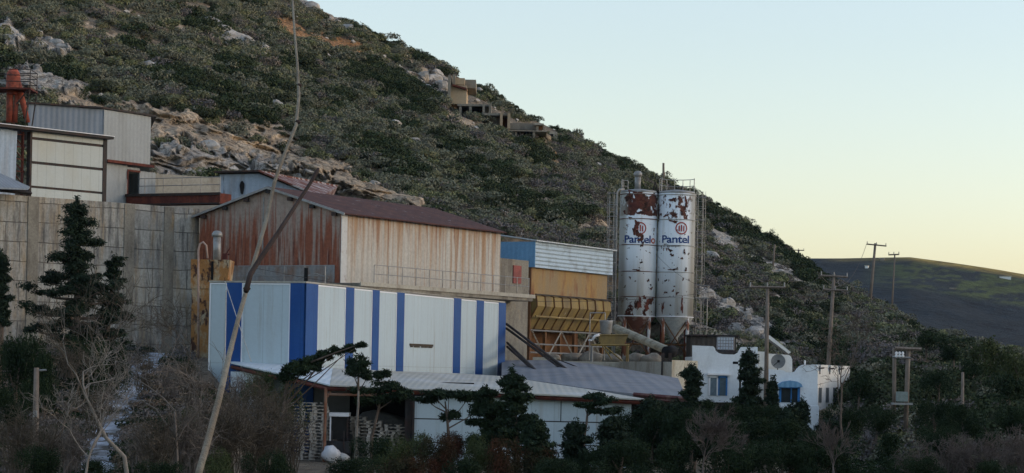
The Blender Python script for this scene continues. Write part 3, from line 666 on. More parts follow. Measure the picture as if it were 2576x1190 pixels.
# second shed behind with light blue front
b2o = G(1.6, RW * .93, 0); y_ = b2o.y
n0, n1, n2 = P(553, 434, 140), P(652, 433, 140), P(800, 493, 140)
bh = thing('blue_fronted_shed', 'light blue sheet shed with hole and streaked rust roof behind gable', 'shed', (n0.x, n0.y, Y0))
mb = MB().prism([Vector((n0.x, n0.y, zf)), Vector((n2.x, n2.y, zf)), Vector((n2.x, n2.y, n2.z - .1)), Vector((n1.x, n1.y, n1.z - .1)), Vector((n0.x, n0.y, n0.z - .12))], (0, .1, 0)); mb.build('wall', SHEET_BLUE, bh)
mb = MB(); rb2 = Vector((.3, 1, 0)).normalized() * 9
mb.prism([n0 + Vector((-.3, -.4, -.05)), n1 + Vector((0, -.4, 0)), n1 + rb2, n0 + rb2], (0, 0, .1)); mb.build('roof', DARK, bh)
mb = MB().prism([n1 + Vector((0, -.4, 0)), P(806, 497, 139.6), P(840, 492, 149), n1 + rb2 * 1.1 + Vector((1.2, 0, -.05))], (0, 0, .1)); mb.build('roof', RUST_ROOF2, bh)
hc = P(609, 472, 139.93); pts = [hc + Vector((.14 * math.cos(t) * (1 + .2 * math.sin(3 * t)), -.0, .42 * math.sin(t))) for t in np.linspace(0, 6.28, 12)[:-1]]
mb = MB().prism(pts, (0, -.03, 0)); mb.build('hole', BLACK, bh)

# concrete storey below the rusty shed
cs = thing('concrete_storey', 'raw concrete building under the rusty shed with walkway slab', 'building', (o857.x + 2, o857.y, -4))
mb = MB(); rb.box(mb, .3, 16.5, .3, RW - .3, -4.4, zf - .36); mb.build('wall', CONC, cs)
mb = MB(); rb.box(mb, -.2, 18.6, -1.5, .6, zf - .36, zf); mb.build('walkway', CONC, cs)
mb = MB(); rb.box(mb, -.3, 18.8, -1.58, -1.5, zf - .16, zf + .06); mb.build('slab_edge', CONC_PALE, cs)
at_ = rb.a_at(1331); ztw = ts(1290, 652)[1] * rb.G(at_ - 2, 0, 0).y
mb = MB(); rb.box(mb, 16.6, at_, .05, 7, -4.4, ztw); mb.build('stair_tower', CONC, cs)
mb = MB(); rb.box(mb, rb.a_at(1291), rb.a_at(1311), -.02, .04, rb.za(1300, 713), rb.za(1300, 668)); mb.build('shutter', paint('faded_red_shutter', (.30, .085, .075), (.22, .07, .06), rough=.7), cs)
mb = MB()
for i in range(13): a = 1.2 + i * 1.42; mb.tube([G(a, -1.42, zf), G(a, -1.42, zf + 1.05)], .03, 4)
for h in (.55, 1.05): mb.tube([G(1.2, -1.42, zf + h), G(18.3, -1.42, zf + h)], .02, 4)
mb.build('railing', STEEL, cs)
# terrace rail, dark post and pipes in front of the gable
mb = MB()
for b in (.2, 1.6, 3.0, 4.4, 5.8): mb.tube([G(-1.2, b, zf - .4), G(-1.2, b, zf + .9)], .03, 4)
for h in (.35, .9): mb.tube([G(-1.2, .1, zf + h), G(-1.2, 6.2, zf + h)], .022, 4)
mb.tube([G(-1.15, i * .8, zf + .22 + .25 * math.sin(i * 1.3)) for i in range(9)], .03, 5)
mb.build('railing', STEEL, cs)
mb = MB(); q = P(770, 690, 125.5); mb.box((q.x, q.y, q.z - .2), (.2, .2, 1.1)); mb.build('post', BLACK, cs)
mb = MB(); rb.box(mb, -1.6, .3, .2, 8.2, zf - .75, zf - .35); mb.build('parapet', CONC, cs)

# rust flaked tank with hood and gooseneck pipe left of the striped warehouse
tk0, tk1 = P(478, 650, 118), P(581, 655, 119.5)
tank = thing('rusted_tank', 'tall flaked yellow and rust steel tank beside striped warehouse', 'tank', (tk0.x + 1, tk0.y + 1, -3.6))
w_ = tk1.x - tk0.x; cxx, cyy = (tk0.x + tk1.x) / 2, 119.8
mb = MB(); mb.box((cxx, cyy, (tk0.z - 1.0) / 2 - 2), (w_, 1.8, tk0.z + 4 - 1.0)); mb.build('casing', TANKRUST, tank)
zc_ = tk0.z
mb = MB().prism([(cxx - w_ / 2 - .06, cyy - .96, zc_ - 1.5), (cxx + w_ / 2 - .12, cyy - .96, zc_ - 1.5), (cxx + w_ / 2 + .04, cyy - .96, zc_), (cxx - w_ / 2 - .06, cyy - .96, zc_)], (0, 1.9, 0)); mb.build('head', TANKRUST, tank)
mb = MB(); q = P(532, 680, 118.5); mb.box((q.x, cyy - .99, q.z), (.12, .05, .95)); mb.build('slot', BLACK, tank)
q = P(545, 655, 119.6); tz = P(545, 583, 119.6).z
mb = MB().lathe((q.x, q.y, 0), [(.2, q.z - .1), (.2, tz - .2)], 16).lathe((q.x, q.y, 0), [(.27, tz - .25), (.28, tz - .12), (.2, tz + .02), (.05, tz + .06)], 16); mb.build('vent_hood', STEEL, tank, True)
mb = MB().tube([P(499, 930, 118.2), P(499, 660, 118.2), P(499, 630, 118.2), P(503, 614, 118.2), P(511, 609, 118.2), P(519, 618, 118.2), P(522, 650, 118.2)], .055, 8); mb.build('gooseneck_pipe', paint('pink_primer', (.42, .30, .25), (.3, .18, .12), .5, .7, 3), tank, True)
mb = MB().tube([P(560, 652, 119), P(580, 622, 119)], .04, 5).tube([P(562, 640, 119), P(578, 640, 119)], .04, 5); mb.box(tuple(P(566, 645, 119)), (.25, .3, .3)); mb.build('fitting', RUST_DARK, tank)

# ------------------------------------------------------------------ blue and white striped warehouse
wo_ = P(770, 712, 111.0); zt = wo_.z; wz0 = -4.2
tx, _s = ts(1270, 762); yf_ = zt / _s
wf = Frame((wo_.x, wo_.y), (tx * yf_ - wo_.x, yf_ - wo_.y)); WLn = (Vector((tx * yf_, yf_)) - Vector((wo_.x, wo_.y))).length
WD = wf.b_at(526, 720)
wh = thing('striped_warehouse', 'white metal clad warehouse with vertical blue stripes', 'warehouse', (wo_.x, wo_.y, wz0))
mb = MB(); wf.box(mb, 0.06, WLn - .03, 0.06, WD, wz0, zt - .02); mb.build('wall', WCLAD, wh)
zlow = -3.0
edges = [(797, 868), (888, 935), (952, 997), (1015, 1140), (1158, 1197), (1215, 1253)]
us_ = [770]
for a_, b_ in edges:
    a, b = wf.a_at(a_, 800), wf.a_at(b_, 800)
    mb = MB(); wf.box(mb, a, b, -.0, .06, zlow, zt - .03); mb.build('white_panel', WCLAD, wh)
    mb = MB(); wf.box(mb, a, a + .07, -.025, -.003, zlow, zt - .03); wf.box(mb, b - .07, b, -.025, -.003, zlow, zt - .03); wf.box(mb, a + .07, b - .07, -.025, -.003, zt - .10, zt - .03); mb.build('panel_trim', WTRIM, wh)
bl = [770, 797, 868, 888, 935, 952, 997, 1015, 1140, 1158, 1197, 1215, 1253, 1270.5]
for i in range(0, 14, 2):
    a, b = wf.a_at(bl[i], 800) if i else -.05, wf.a_at(bl[i + 1], 800)
    mb = MB(); wf.box(mb, a, b, -.05, .055, zlow, zt - .01); mb.build('blue_panel', BLUE, wh)
for (a_, b_, mt, nm) in ((608, 730, WCLAD, 'white_panel'), (527, 570, WCLAD, 'white_panel')):
    a, b = wf.b_at(b_, 800), wf.b_at(a_, 800); mb = MB(); wf.box(mb, 0, .055, a, b, zlow, zt - .03); mb.build(nm, mt, wh)
    mb = MB(); wf.box(mb, -.03, -.003, a, a + .06, zlow, zt - .03); wf.box(mb, -.03, -.003, b - .06, b, zlow, zt - .03); wf.box(mb, -.03, -.003, a + .06, b - .06, zt - .09, zt - .03); mb.build('panel_trim', WTRIM, wh)
for (a_, b_) in ((570, 608), (730, 770)):
    a, b = wf.b_at(b_, 800) if b_ != 770 else -.048, wf.b_at(a_, 800); mb = MB(); wf.box(mb, -.05, .054, a, b, zlow, zt - .012); mb.build('blue_panel', BLUE, wh)
mb = MB(); wf.box(mb, -.02, WLn + .02, -.02, WD, zt, zt + .08); mb.build('roof', CONC_PALE, wh)
mb = MB(); a, b = wf.a_at(1030, 870), wf.a_at(1088, 870); z_s = wf.za(1058, 870)
wf.box(mb, a, b, -.05, -.004, z_s - .02, z_s + .10)
for i, w in enumerate((.3, .5, .2, .45, .35, .5)): wf.box(mb, a + .1 + i * (b - a) / 6.4, a + .1 + i * (b - a) / 6.4 + w, -.055, -.01, z_s - .09, z_s - .03)
mb.build('sign_strip', paint('brown_sign', (.06, .045, .03)), wh)
mb = MB().tube([P(569, 730, 110.6), P(568, 800, 110.4), P(566, 905, 110)], .03, 5).tube([P(566, 708, 111), P(632, 910, 108)], .022, 4); mb.build('cable', paint('cable', (.45, .45, .43)), wh)
# blue awning stays leaning from the warehouse end
st = []
for i, (a_, b_) in enumerate((((1274, 815), (1440, 940)), ((1274, 826), (1434, 943)), ((1276, 862), (1352, 936)), ((1276, 872), (1356, 943)))):
    o = MB().tube([P(a_[0], a_[1], 138.8), P(b_[0], b_[1], 127.5)], .075, 6).build('steel_stay', DARK, loc=P(a_[0], a_[1], 138.8))
    tag(o, ('uppermost', 'second', 'third', 'lowest')[i] + ' of the dark diagonal pipes leaning from the warehouse end', 'pipe', 'dark pipes leaning on the grey roof')
o = MB().tube([P(1405, 905, 134), P(1524, 950, 128)], .03, 5).build('stay_cable', DARK, loc=P(1405, 905, 134)); tag(o, 'thin dark cable running down across the grey roof', 'cable')

# ------------------------------------------------------------------ sheds in front: grey roof and open shelter
gr = thing('grey_roofed_shed', 'low shed with wide grey fibre cement roof before the silos', 'shed', P(1500, 980, 112) + Vector((0, 0, -3)))
bk = [P(1262, 906, 139.5), P(1385, 906, 138), P(1480, 914, 137), P(1565, 927, 134), P(1706, 951, 128)]
fr = [P(1262, 947, 124.5), P(1385, 963, 115), P(1470, 976, 108.5), P(1590, 990, 103.5), P(1727, 1000, 101)]
mb = MB(); n = len(bk)
mb.add(bk + fr + [p + Vector((0, 0, -.12)) for p in bk + fr], [(i, i + 1, n + i + 1, n + i) for i in range(n - 1)] + [(2 * n + i, 3 * n + i, 3 * n + i + 1, 2 * n + i + 1) for i in range(n - 1)] + [(n + i, n + i + 1, 3 * n + i + 1, 3 * n + i) for i in range(n - 1)] + [(0, n, 3 * n, 2 * n), (n - 1, 3 * n - 1, 4 * n - 1, 2 * n - 1), ])
mb.build('roof', ROOFGREY, gr)
mb = MB().prism([p + Vector((0, .4, -.13)) for p in (fr[1], fr[4], bk[4], bk[1])], (0, 0, -3.2)); mb.build('wall', CONC, gr)
mb = MB().tube([P(1595, 992, 103), P(1730, 1003, 100.6)], .09, 5).tube([P(1600, 1003, 102.5), P(1735, 1012, 100.6)], .06, 5); mb.build('fascia', paint('maroon_fascia', (.10, .035, .035), (.2, .12, .1)), gr)

sh = thing('open_shelter', 'open lean-to with cream corrugated roof along the warehouse front', 'shelter', P(1100, 1160, 100))
ye = 100.0
up = [P(838, 926, 112.6), P(1000, 934, 119), P(1150, 939, 127), P(1262, 946, 125), P(1400, 967, 113), P(1480, 979, 107), P(1622, 1003, 100.6)]
lo = [P(830, 968, ye), P(1000, 976, ye), P(1110, 980, ye), P(1250, 986, ye), P(1400, 993, ye), P(1500, 998, ye), P(1624, 1004, ye)]
def sheet(name, up, lo, m, th=.07, parent=None):
    mb = MB(); n = len(up)
    mb.add(up + lo + [p + Vector((0, 0, -th)) for p in up + lo], [(i, i + 1, n + i + 1, n + i) for i in range(n - 1)] + [(2 * n + i, 3 * n + i, 3 * n + i + 1, 2 * n + i + 1) for i in range(n - 1)] + [(n + i, 3 * n + i, 3 * n + i + 1, n + i + 1) for i in range(n - 1)] + [(i, 2 * n + i, 2 * n + i + 1, i + 1) for i in range(n - 1)] + [(0, n, 3 * n, 2 * n), (n - 1, 2 * n - 1, 4 * n - 1, 3 * n - 1)])
    return mb.build(name, m, parent)
sheet('roof', up, lo, ROOFCREAM, .06, sh)
sheet('roof', [P(578, 906, 113), P(660, 912, 112.2), P(740, 919, 111), P(837, 925.5, 112.4)], [P(582, 912, 111.8), P(668, 932, 107), P(745, 947, 103.5), P(829.5, 967.7, ye + .02)], ROOFWHITE, .06, sh)
mb = MB().tube([Vector((p.x, p.y + .15, p.z - .16)) for p in lo], .09, 4).tube([Vector((p.x, p.y + .2, p.z - .16)) for p in (P(829, 970, ye), P(745, 950, 103.5), P(668, 936, 107), P(582, 915, 112))], .09, 4); mb.build('eave_beam', RUST_DARK, sh)
mb = MB()
q0, q1 = P(820, 975, ye + .2), P(822, 1165, ye + .2); mb.tube([q0, Vector((q0.x - .02, q0.y, -4.2))], .075, 6)
mb.build('post', paint('rusty_post', (.30, .18, .12), (.22, .09, .05), .4, .6, 3), sh)
mb = MB().tube([P(822, 992, ye + .3), P(960, 994, ye + .3)], .06, 5).tube([P(822, 1000, ye + .3), P(832, 984, ye + .3)], .05, 4); mb.build('tie_beam', paint('rusty_beam', (.30, .20, .15), (.22, .1, .06)), sh)
# inside: blue end wall, grey partition, dark back
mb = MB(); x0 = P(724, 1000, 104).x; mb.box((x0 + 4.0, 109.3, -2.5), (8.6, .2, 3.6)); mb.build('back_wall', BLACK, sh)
mb = MB(); q = P(826, 1040, 107); mb.box((q.x, 108.9, -2.5), (1.7, .1, 3.5)); mb.build('partition', paint('grey_partition', (.22, .22, .21), var=.1), sh)
mb = MB(); q = P(765, 1040, 107); mb.box((q.x - .2, 108.8, -2.5), (.9, .1, 3.5)); mb.build('blue_door', BLUE, sh)
mb = MB(); q = P(1027, 1050, 100.6); mb.box((q.x, 101.5, -2.8), (.3, 1.6, 3.4)); mb.build('pier', DARK, sh)
mb = MB(); q = P(1005, 985, 100.9); mb.box((q.x + .3, 100.7, q.z), (2.6, .1, .22)); mb.build('fascia_panel', PANEL_CREAM, sh)
# white panelled front
pf = thing('panel_front', 'white sheet panelled shed front with horizontal joints behind trees', 'shed', P(1310, 1190, 100.5))
x0, x1 = P(1041, 1000, 100.5).x, P(1590, 1000, 100.5).x
zt_ = P(1300, 1000, 100.5).z; zj = [zt_, P(1300, 1060, 100.5).z, P(1300, 1119, 100.5).z, -4.4]
for i in range(3):
    xa = x0
    for ub in ((1205, 1412, 1590), (1590,), (1590,))[i]:
        xb = P(ub, 1050, 100.5).x
        mb = MB().box8([(a, b, z) for z in (zj[i + 1] + .05, zj[i] - (0 if ub != 1205 else .02)) for a, b in ((xa, 100.5), (xb - .04, 100.5), (xb - .04, 100.62), (xa, 100.62))]); mb.build('panel', WCLAD if i < 2 else ROOFWHITE, pf); xa = xb
mb = MB()
for z in zj[1:3]: mb.box(((x0 + x1) / 2, 100.56, z + .02), (x1 - x0, .08, .06))
mb.box((x0, 100.55, -2.8), (.1, .2, 3.4)); mb.build('frame', DARK, pf)
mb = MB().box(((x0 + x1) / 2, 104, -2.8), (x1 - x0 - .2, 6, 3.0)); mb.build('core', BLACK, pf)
mb = MB()
for i in range(24):
    u = 1085 + i * 5; mb.tube([P(u, 984 + 3 * math.sin(i * .35), 100.3), P(u + 5.2, 984 + 3 * math.sin(i * .35 + .35), 100.3)], .07, 5, False)
mb.build('rolled_sheet', ROOFCREAM, pf)
# small white lean-to wall with a faint blue ring mark, left below the shelter roof
wlt = thing('white_hut', 'small white hut wall with a dark ring mark below shelter roof', 'hut', P(610, 1010, 112) )
mb = MB(); q0, q1 = P(580, 950, 112), P(660, 950, 110.5); mb.box8([Vector((q.x, q.y, z)) for z in (-3.9, P(600, 935, 112).z) for q in (q0, q1, q1 + Vector((0, 1.2, 0)), q0 + Vector((0, 1.2, 0)))]); mb.build('wall', WHITE, wlt)
mb = MB(); q = P(606, 970, 111.4); dq = (q1 - q0).normalized(); pts = [q + dq * (.16 * math.cos(t)) + Vector((0, 0, .16 * math.sin(t))) for t in np.linspace(-1.2, 3.7, 14)]; mb.tube(pts, .035, 5).tube([q + dq * .05 + Vector((0, 0, -.2)), q + dq * .02], .03, 5); mb.build('ring_mark', DARK, wlt)

# pallets, sack and forklift under the shelter
pal = thing('pallet', 'wooden pallet', 'pallet', (0, 0, 0))
mb = MB()
for x in (-.55, -.33, -.11, .11, .33, .55): mb.box((x, 0, .13), (.10, 1.0, .022))
mb.build('deck', PALLETW, pal)
mb = MB()
for y in (-.45, 0, .45):
    for x in (-.52, 0, .52): mb.box((x, y, .07), (.14, .10, .09))
    mb.box((0, y, .012), (1.2, .10, .022))
mb.build('runner', PALLETW, pal)
first = [True]
def put_pallet(x, y, z, rz, label, group):
    if first[0]: r = pal; first[0] = False
    else:
        r = pal.copy(); col.objects.link(r)
        for ch in pal.children: c2 = ch.copy(); col.objects.link(c2); c2.parent = r
    r.location = (x, y, z); r.rotation_euler = (0, 0, rz); r['label'] = label; r['group'] = group
yp = 101.6
for u, n, lab in ((756, 17, 'grey pallet of the tall left stack behind the rusty post'), (790, 17, 'grey pallet of the tall stack just left of the post'), (812, 14, 'brown pallet of the stack partly behind the rusty post')):
    for k in range(n): put_pallet(P(u, 1100, yp).x + random.uniform(-.05, .05), yp + random.uniform(-.05, .05), -4.18 + k * .148, random.uniform(-.03, .03) + .12, lab, 'pallets stacked left of the forklift')
for u, n, dy, lab in ((884, 13, 1.2, 'dark pallet of the stack touching the forklift'), (926, 12, .8, 'pallet of the middle stack right of the forklift'), (958, 9, .2, 'pallet of the short stack in front of the dark bay'), (1000, 11, .6, 'pallet of the rightmost stack beside the dark pier')):
    for k in range(n): put_pallet(P(u, 1100, yp).x + random.uniform(-.05, .05), yp + dy, -4.18 + k * .148, random.uniform(-.03, .03), lab, 'pallets stacked right of the forklift')
fx = P(853, 1100, 101).x; fy = 101.2
fl = thing('forklift', 'white forklift truck with boxy cab parked among pallets', 'forklift', (fx, fy, -4.2))
B_ = lambda c, d: ((fx + c[0], fy + c[1], -4.2 + c[2]), d)
mb = MB().box(*B_((0, .2, .62), (1.0, 1.9, .55))).box(*B_((0, 1.0, .9), (1.0, .5, .5))); mb.build('body', paint('dark_grey_machine', (.05, .052, .055)), fl)
mb = MB().box(*B_((0, .1, 2.05), (.86, 1.2, .16))); mb.build('roof', WTRIM, fl)
for sx in (-.37, .37):
    mb = MB()
    for sy in (-.42, .62): mb.box(*B_((sx, sy, 1.45), (.06, .06, 1.1)))
    mb.build('cab_frame', WTRIM if sx < 0 else DARK, fl)
mb = MB().box(*B_((0, -.35, 1.45), (.68, .02, 1.0))); mb.build('windscreen', paint('dark_glass', (.02, .022, .025), rough=.1), fl)
for sx in (-.26, .26): MB().box(*B_((sx, -.85, .7), (.07, .1, 1.3))).build('mast', DARK, fl)
for sx in (-.2, .2): MB().box(*B_((sx, -1.3, .12), (.12, .9, .05))).build('fork', DARK, fl)
for sx in (-.42, .42):
    for sy in (-.5, .85):
        w = MB(); c_ = Vector((fx + sx, fy + sy, -3.92)); w.tube([c_ - Vector((.1, 0, 0)), c_ + Vector((.1, 0, 0))], .28, 14); w.build('wheel', BLACK, fl)
def lump(name, c, r, m, seed=0, n=14, parent=None, rough=.25, zs=.8):
    mb = MB(); rs = np.random.default_rng(seed); ph = rs.random(6) * 6.28; vs = []; fs = []
    M_, N_ = n // 2 + 2, n
    for i in range(M_ + 1):
        th = math.pi * i / M_
        for k in range(N_):
            f = 2 * math.pi * k / N_; d = Vector((math.sin(th) * math.cos(f), math.sin(th) * math.sin(f), math.cos(th)))
            q = 1 + rough * (math.sin(2.1 * d.x * 2 + ph[0]) * math.cos(2.7 * d.y * 2 + ph[1]) + .6 * math.sin(5 * d.z + ph[2] + 3 * d.x) + .4 * math.sin(7 * d.y + ph[3])) * .6
            vs.append(Vector(c) + Vector((d.x * r[0], d.y * r[1], d.z * r[2])) * q)
    for i in range(M_):
        for k in range(N_): fs.append((i * N_ + k, (i + 1) * N_ + k, (i + 1) * N_ + (k + 1) % N_, i * N_ + (k + 1) % N_))
    mb.add(vs, fs); return mb.build(name, m, parent, True, loc=None if parent else c)
q = P(832, 1145, 99.6); o = lump('bulk_sack', (q.x, q.y, -3.85), (.40, .4, .38), paint('white_woven_sack', (.66, .68, .70), var=.1), 3); tag(o, 'white bulk sack slumped on the ground by the rusty post', 'sack')
q = P(862, 1150, 99.8); o = lump('cement_bag', (q.x, q.y, -4.0), (.3, .3, .22), paint('pale_bag', (.5, .5, .48)), 4); tag(o, 'small pale bag lying right of the white bulk sack', 'bag')
q = P(940, 1062, 104.5); o = lump('covered_heap', (q.x, q.y, -3.5), (2.0, 1.2, 1.35), paint('grey_tarp', (.14, .14, .135)), 8, 20); tag(o, 'grey heap under a tarpaulin behind the pallets', 'heap')
# ------------------------------------------------------------------ plant yard, hopper building, silos
mb = MB().box((5.2, 147.5, -1.2), (10.2, 16, 3.5)).box((6.8, 169, -1.2), (13.4, 26.9, 3.5)); o = mb.build('yard_slab', CONC_PALE); tag(o, kind='structure')
YZ = .55
hc0 = P(1347, 607, 150.0); hf = Frame((hc0.x, hc0.y), (5.42, 10)); ht = hc0.z; hb = ts(1347, 672)[1] * 150; HLn = hf.a_at(1541)
hop = thing('hopper_building', 'blue topped aggregate hopper with orange band and yellow bins', 'industrial building', (hc0.x, hc0.y, YZ))
mb = MB(); hf.box(mb, -.06, 0, -.02, 5, hb, ht - .02); mb.build('blue_wall', SKYBLUE, hop)
mb = MB(); hf.box(mb, 0.01, HLn, 0, .1, hb, ht); hf.box(mb, HLn - .1, HLn, .1, 5, hb, ht); mb.build('wall', WSIDE, hop)
mb = MB(); G = hf.G
e0, e1, e2, e3 = G(-.2, -.2, ht), G(HLn + .2, -.2, ht), G(HLn + .2, 5.2, ht + .55), G(-.2, 5.2, ht + .75)
mb.prism([e0, e1, e2, e3], (0, 0, .08)); mb.build('roof', paint('pale_roof_sheet', (.55, .60, .62), (.4, .42, .42), .5, .7, .6, rib=.3, ribd=.03), hop)
zo = ts(1347, 741)[1] * 150; zy = ts(1347, 826)[1] * 150
mb = MB(); hf.box(mb, .1, HLn - .25, .3, 4.6, zo, hb); mb.build('orange_bin', ORANGE_R, hop)
mb = MB(); hf.box(mb, -.02, .1, .28, 4.9, YZ, hb); mb.build('end_wall', BROWN_RUST, hop)
n = 9
for i in range(n):
    a0, a1 = .15 + i * (HLn - .5) / n, .15 + (i + 1) * (HLn - .5) / n
    zm = zo - .6 * (zo - zy) * .55
    sec = [(.25, zo), (-.05, zo - .1), (-.12, zm), (.75, zy), (2.5, zy), (2.5, zo)]
    mb = MB().prism([G(a0 + .03, b, z) for b, z in sec], hf.a * (a1 - a0 - .06)); mb.build('bin', YELLOW, hop)
    mb = MB(); mb.tube([G(a0, b - .04, z) for b, z in sec[:4]], .045, 4); mb.build('rib', BROWN_RUST, hop)
mb = MB(); hf.box(mb, 0, HLn - .2, -.16, -.06, zo - .02, zo + .06); mb.build('ledge', DARK, hop)
mb = MB(); zmm = zo - .75 * (zo - zy) * .75; mb.tube([G(0, -.12, zmm - .18), G(HLn - 1.5, -.12, zmm - .18)], .07, 6); mb.build('pipe', YELLOW, hop)
for i in range(6):
    a = .3 + i * (HLn - .9) / 5
    mb = MB(); hf.box(mb, a - .1, a + .1, .35, .55, YZ, zy); mb.build('leg', BROWN_RUST, hop)
    if i < 5:
        mb = MB(); a2 = .3 + (i + 1) * (HLn - .9) / 5; mb.tube([G(a if i % 2 else a2, .3, YZ + .1), G(a2 if i % 2 else a, .3, zy - .1)], .06, 4); mb.build('brace', paint('grey_brace_%d' % i, (.34, .33, .29), (.2, .12, .08), .5, .6, 3), hop)
mb = MB(); 
for z in (YZ + .55, YZ + 1.1, zy - .12): mb.tube([G(.2, .32, z), G(HLn - .4, .32, z)], .05, 4)
mb.build('cross_bar', STEEL, hop)
mb = MB(); hf.box(mb, .2, HLn - .4, 2.4, 2.6, YZ, zy); mb.build('rear_wall', BROWN_RUST, hop)
# clutter under the bins
for i, (u, v, r) in enumerate(((1440, 893, .5), (1490, 898, .6), (1392, 898, .35), (1540, 900, .45), (1600, 890, .5), (1640, 893, .5))):
    q = P(u, v, 152 - i); lo_ = lump('gravel_heap', (q.x, q.y, YZ + .2), (r * 1.5, r, r * .8), CONC, 20 + i); tag(lo_, ('grey gravel heap under the left end of the yellow bins', 'brown gravel heap below the yellow bins middle', 'small heap beside the first hopper leg', 'heap beside the yellow mixer frame', 'grey heap behind the conveyor foot', 'heap under the left silo legs')[i], 'heap', 'gravel heaps in the plant yard')

# silos
YS, SR_ = 165.0, 1.335
zt_s, zb_s = ts(1650, 487)[1] * YS, ts(1650, 797)[1] * YS; SH = zt_s - zb_s
def silomat(name, stops, seed, side=0.0, xoff=0.0, band=None):
    m, nt, b = new_mat(name)
    oc = coord(nt, loc=(seed, seed * 2, 0)); raw = coord(nt)
    sx = nd(nt, 'ShaderNodeSeparateXYZ'); nt.links.new(raw, sx.inputs[0])
    zr = nd(nt, 'ShaderNodeMapRange'); nt.links.new(sx.outputs[2], zr.inputs[0]); zr.inputs['From Min'].default_value = zb_s - YZ; zr.inputs['From Max'].default_value = zt_s - YZ
    r = nd(nt, 'ShaderNodeValToRGB'); cr = r.color_ramp
    cr.elements[0].position, cr.elements[0].color = stops[0][0], (stops[0][1],) * 3 + (1,)
    cr.elements[1].position, cr.elements[1].color = stops[-1][0], (stops[-1][1],) * 3 + (1,)
    for p_, v_ in stops[1:-1]: e = cr.elements.new(p_); e.color = (v_,) * 3 + (1,)
    nt.links.new(zr.outputs[0], r.inputs[0])
    nz = noise(nt, coord(nt, scale=(1, 1, .75), loc=(seed, seed * 2, 0)), 1.5, 8, .7)
    ad = nd(nt, 'ShaderNodeMath', operation='ADD'); nt.links.new(nz, ad.inputs[0]); nt.links.new(r.outputs[0], ad.inputs[1])
    mask = ramp(nt, ad.outputs[0], .70, .725)
    rustc = ramp(nt, noise(nt, oc, 2.2, 4), .4, .65, (.055, .028, .022), (.15, .06, .04))
    base = mix(nt, ramp(nt, noise(nt, coord(nt, scale=(2, 2, .12)), 1.2, 4), .50, .80), (.70, .76, .80), (.44, .42, .36))
    dots = ramp(nt, noise(nt, coord(nt, loc=(seed * 3, 5, 1)), 3.4, 2, .5), .69, .705)
    base = mix(nt, dots, base, (.05, .035, .03))
    c = mix(nt, mask, base, rustc)
    # shading of the silo's outer side, painted in as a grey-beige edge
    xr = nd(nt, 'ShaderNodeMapRange'); nt.links.new(sx.outputs[0], xr.inputs[0]); xr.inputs['From Min'].default_value = .75 if side > 0 else -.75; xr.inputs['From Max'].default_value = 1.05 if side > 0 else -1.05
    side_shade = nd(nt, 'ShaderNodeMath', operation='MULTIPLY'); nt.links.new(xr.outputs[0], side_shade.inputs[0]); side_shade.inputs[1].default_value = .8
    c = mix(nt, side_shade.outputs[0], c, (.30, .285, .235))
    nt.links.new(c, b.inputs['Base Color']); b.inputs['Roughness'].default_value = .8; b.inputs['Specular IOR Level'].default_value = .12; bump(nt, b, mask, -.01)
    return m
ML = silomat('flaked_white_silo', [(0, .20), (.14, .19), (.16, .05), (.45, .04), (.56, .03), (.62, .09), (.76, .07), (.795, .05), (.82, .26), (.96, .27), (1.0, .14)], 4.3, -1)
MR = silomat('white_silo_paint', [(0, .09), (.14, .07), (.17, .04), (.40, .08), (.42, .04), (.57, .10), (.60, .03), (.76, .05), (.78, .15), (.97, .15), (1.0, .0)], 9.1, 1)
RED = paint('emblem_red', (.33, .045, .035), rough=.6, var=.15); NAVY = paint('lettering_blue', (.012, .05, .20), (.30, .36, .42), .58, .64, 3.0, rough=.7, var=.3); ORNG = paint('lettering_orange', (.40, .09, .05), rough=.6, var=.2)
def wrap(me_o, cx, cy, s0, z0, m, name, parent, sc=1.0, width=None, depth=.012):
    """bend flat shapes lying in x,y round the silo"""
    dg = bpy.context.evaluated_depsgraph_get(); src = me_o.evaluated_get(dg).to_mesh()
    xs = [v.co.x for v in src.vertices]; w0 = max(xs) - min(xs); k = (width / w0) if width else sc; ky = sc
    vs = []
    for v in src.vertices:
        s_ = s0 + (v.co.x - min(xs)) * k; ph = s_ / SR_; rr_ = SR_ + .012 + v.co.z
        vs.append((cx + rr_ * math.sin(ph), cy - rr_ * math.cos(ph), z0 + v.co.y * ky))
    fs = [tuple(p.vertices) for p in src.polygons]
    mb = MB().add(vs, fs); return mb.build(name, m, parent)
def text_obj(t, size):
    cu = bpy.data.curves.new('lettering', 'FONT'); cu.body = t; cu.size = size; cu.offset = .012; cu.extrude = .004; cu.space_character = .96
    o = bpy.data.objects.new('lettering', cu); col.objects.link(o); bpy.context.view_layer.update(); return o
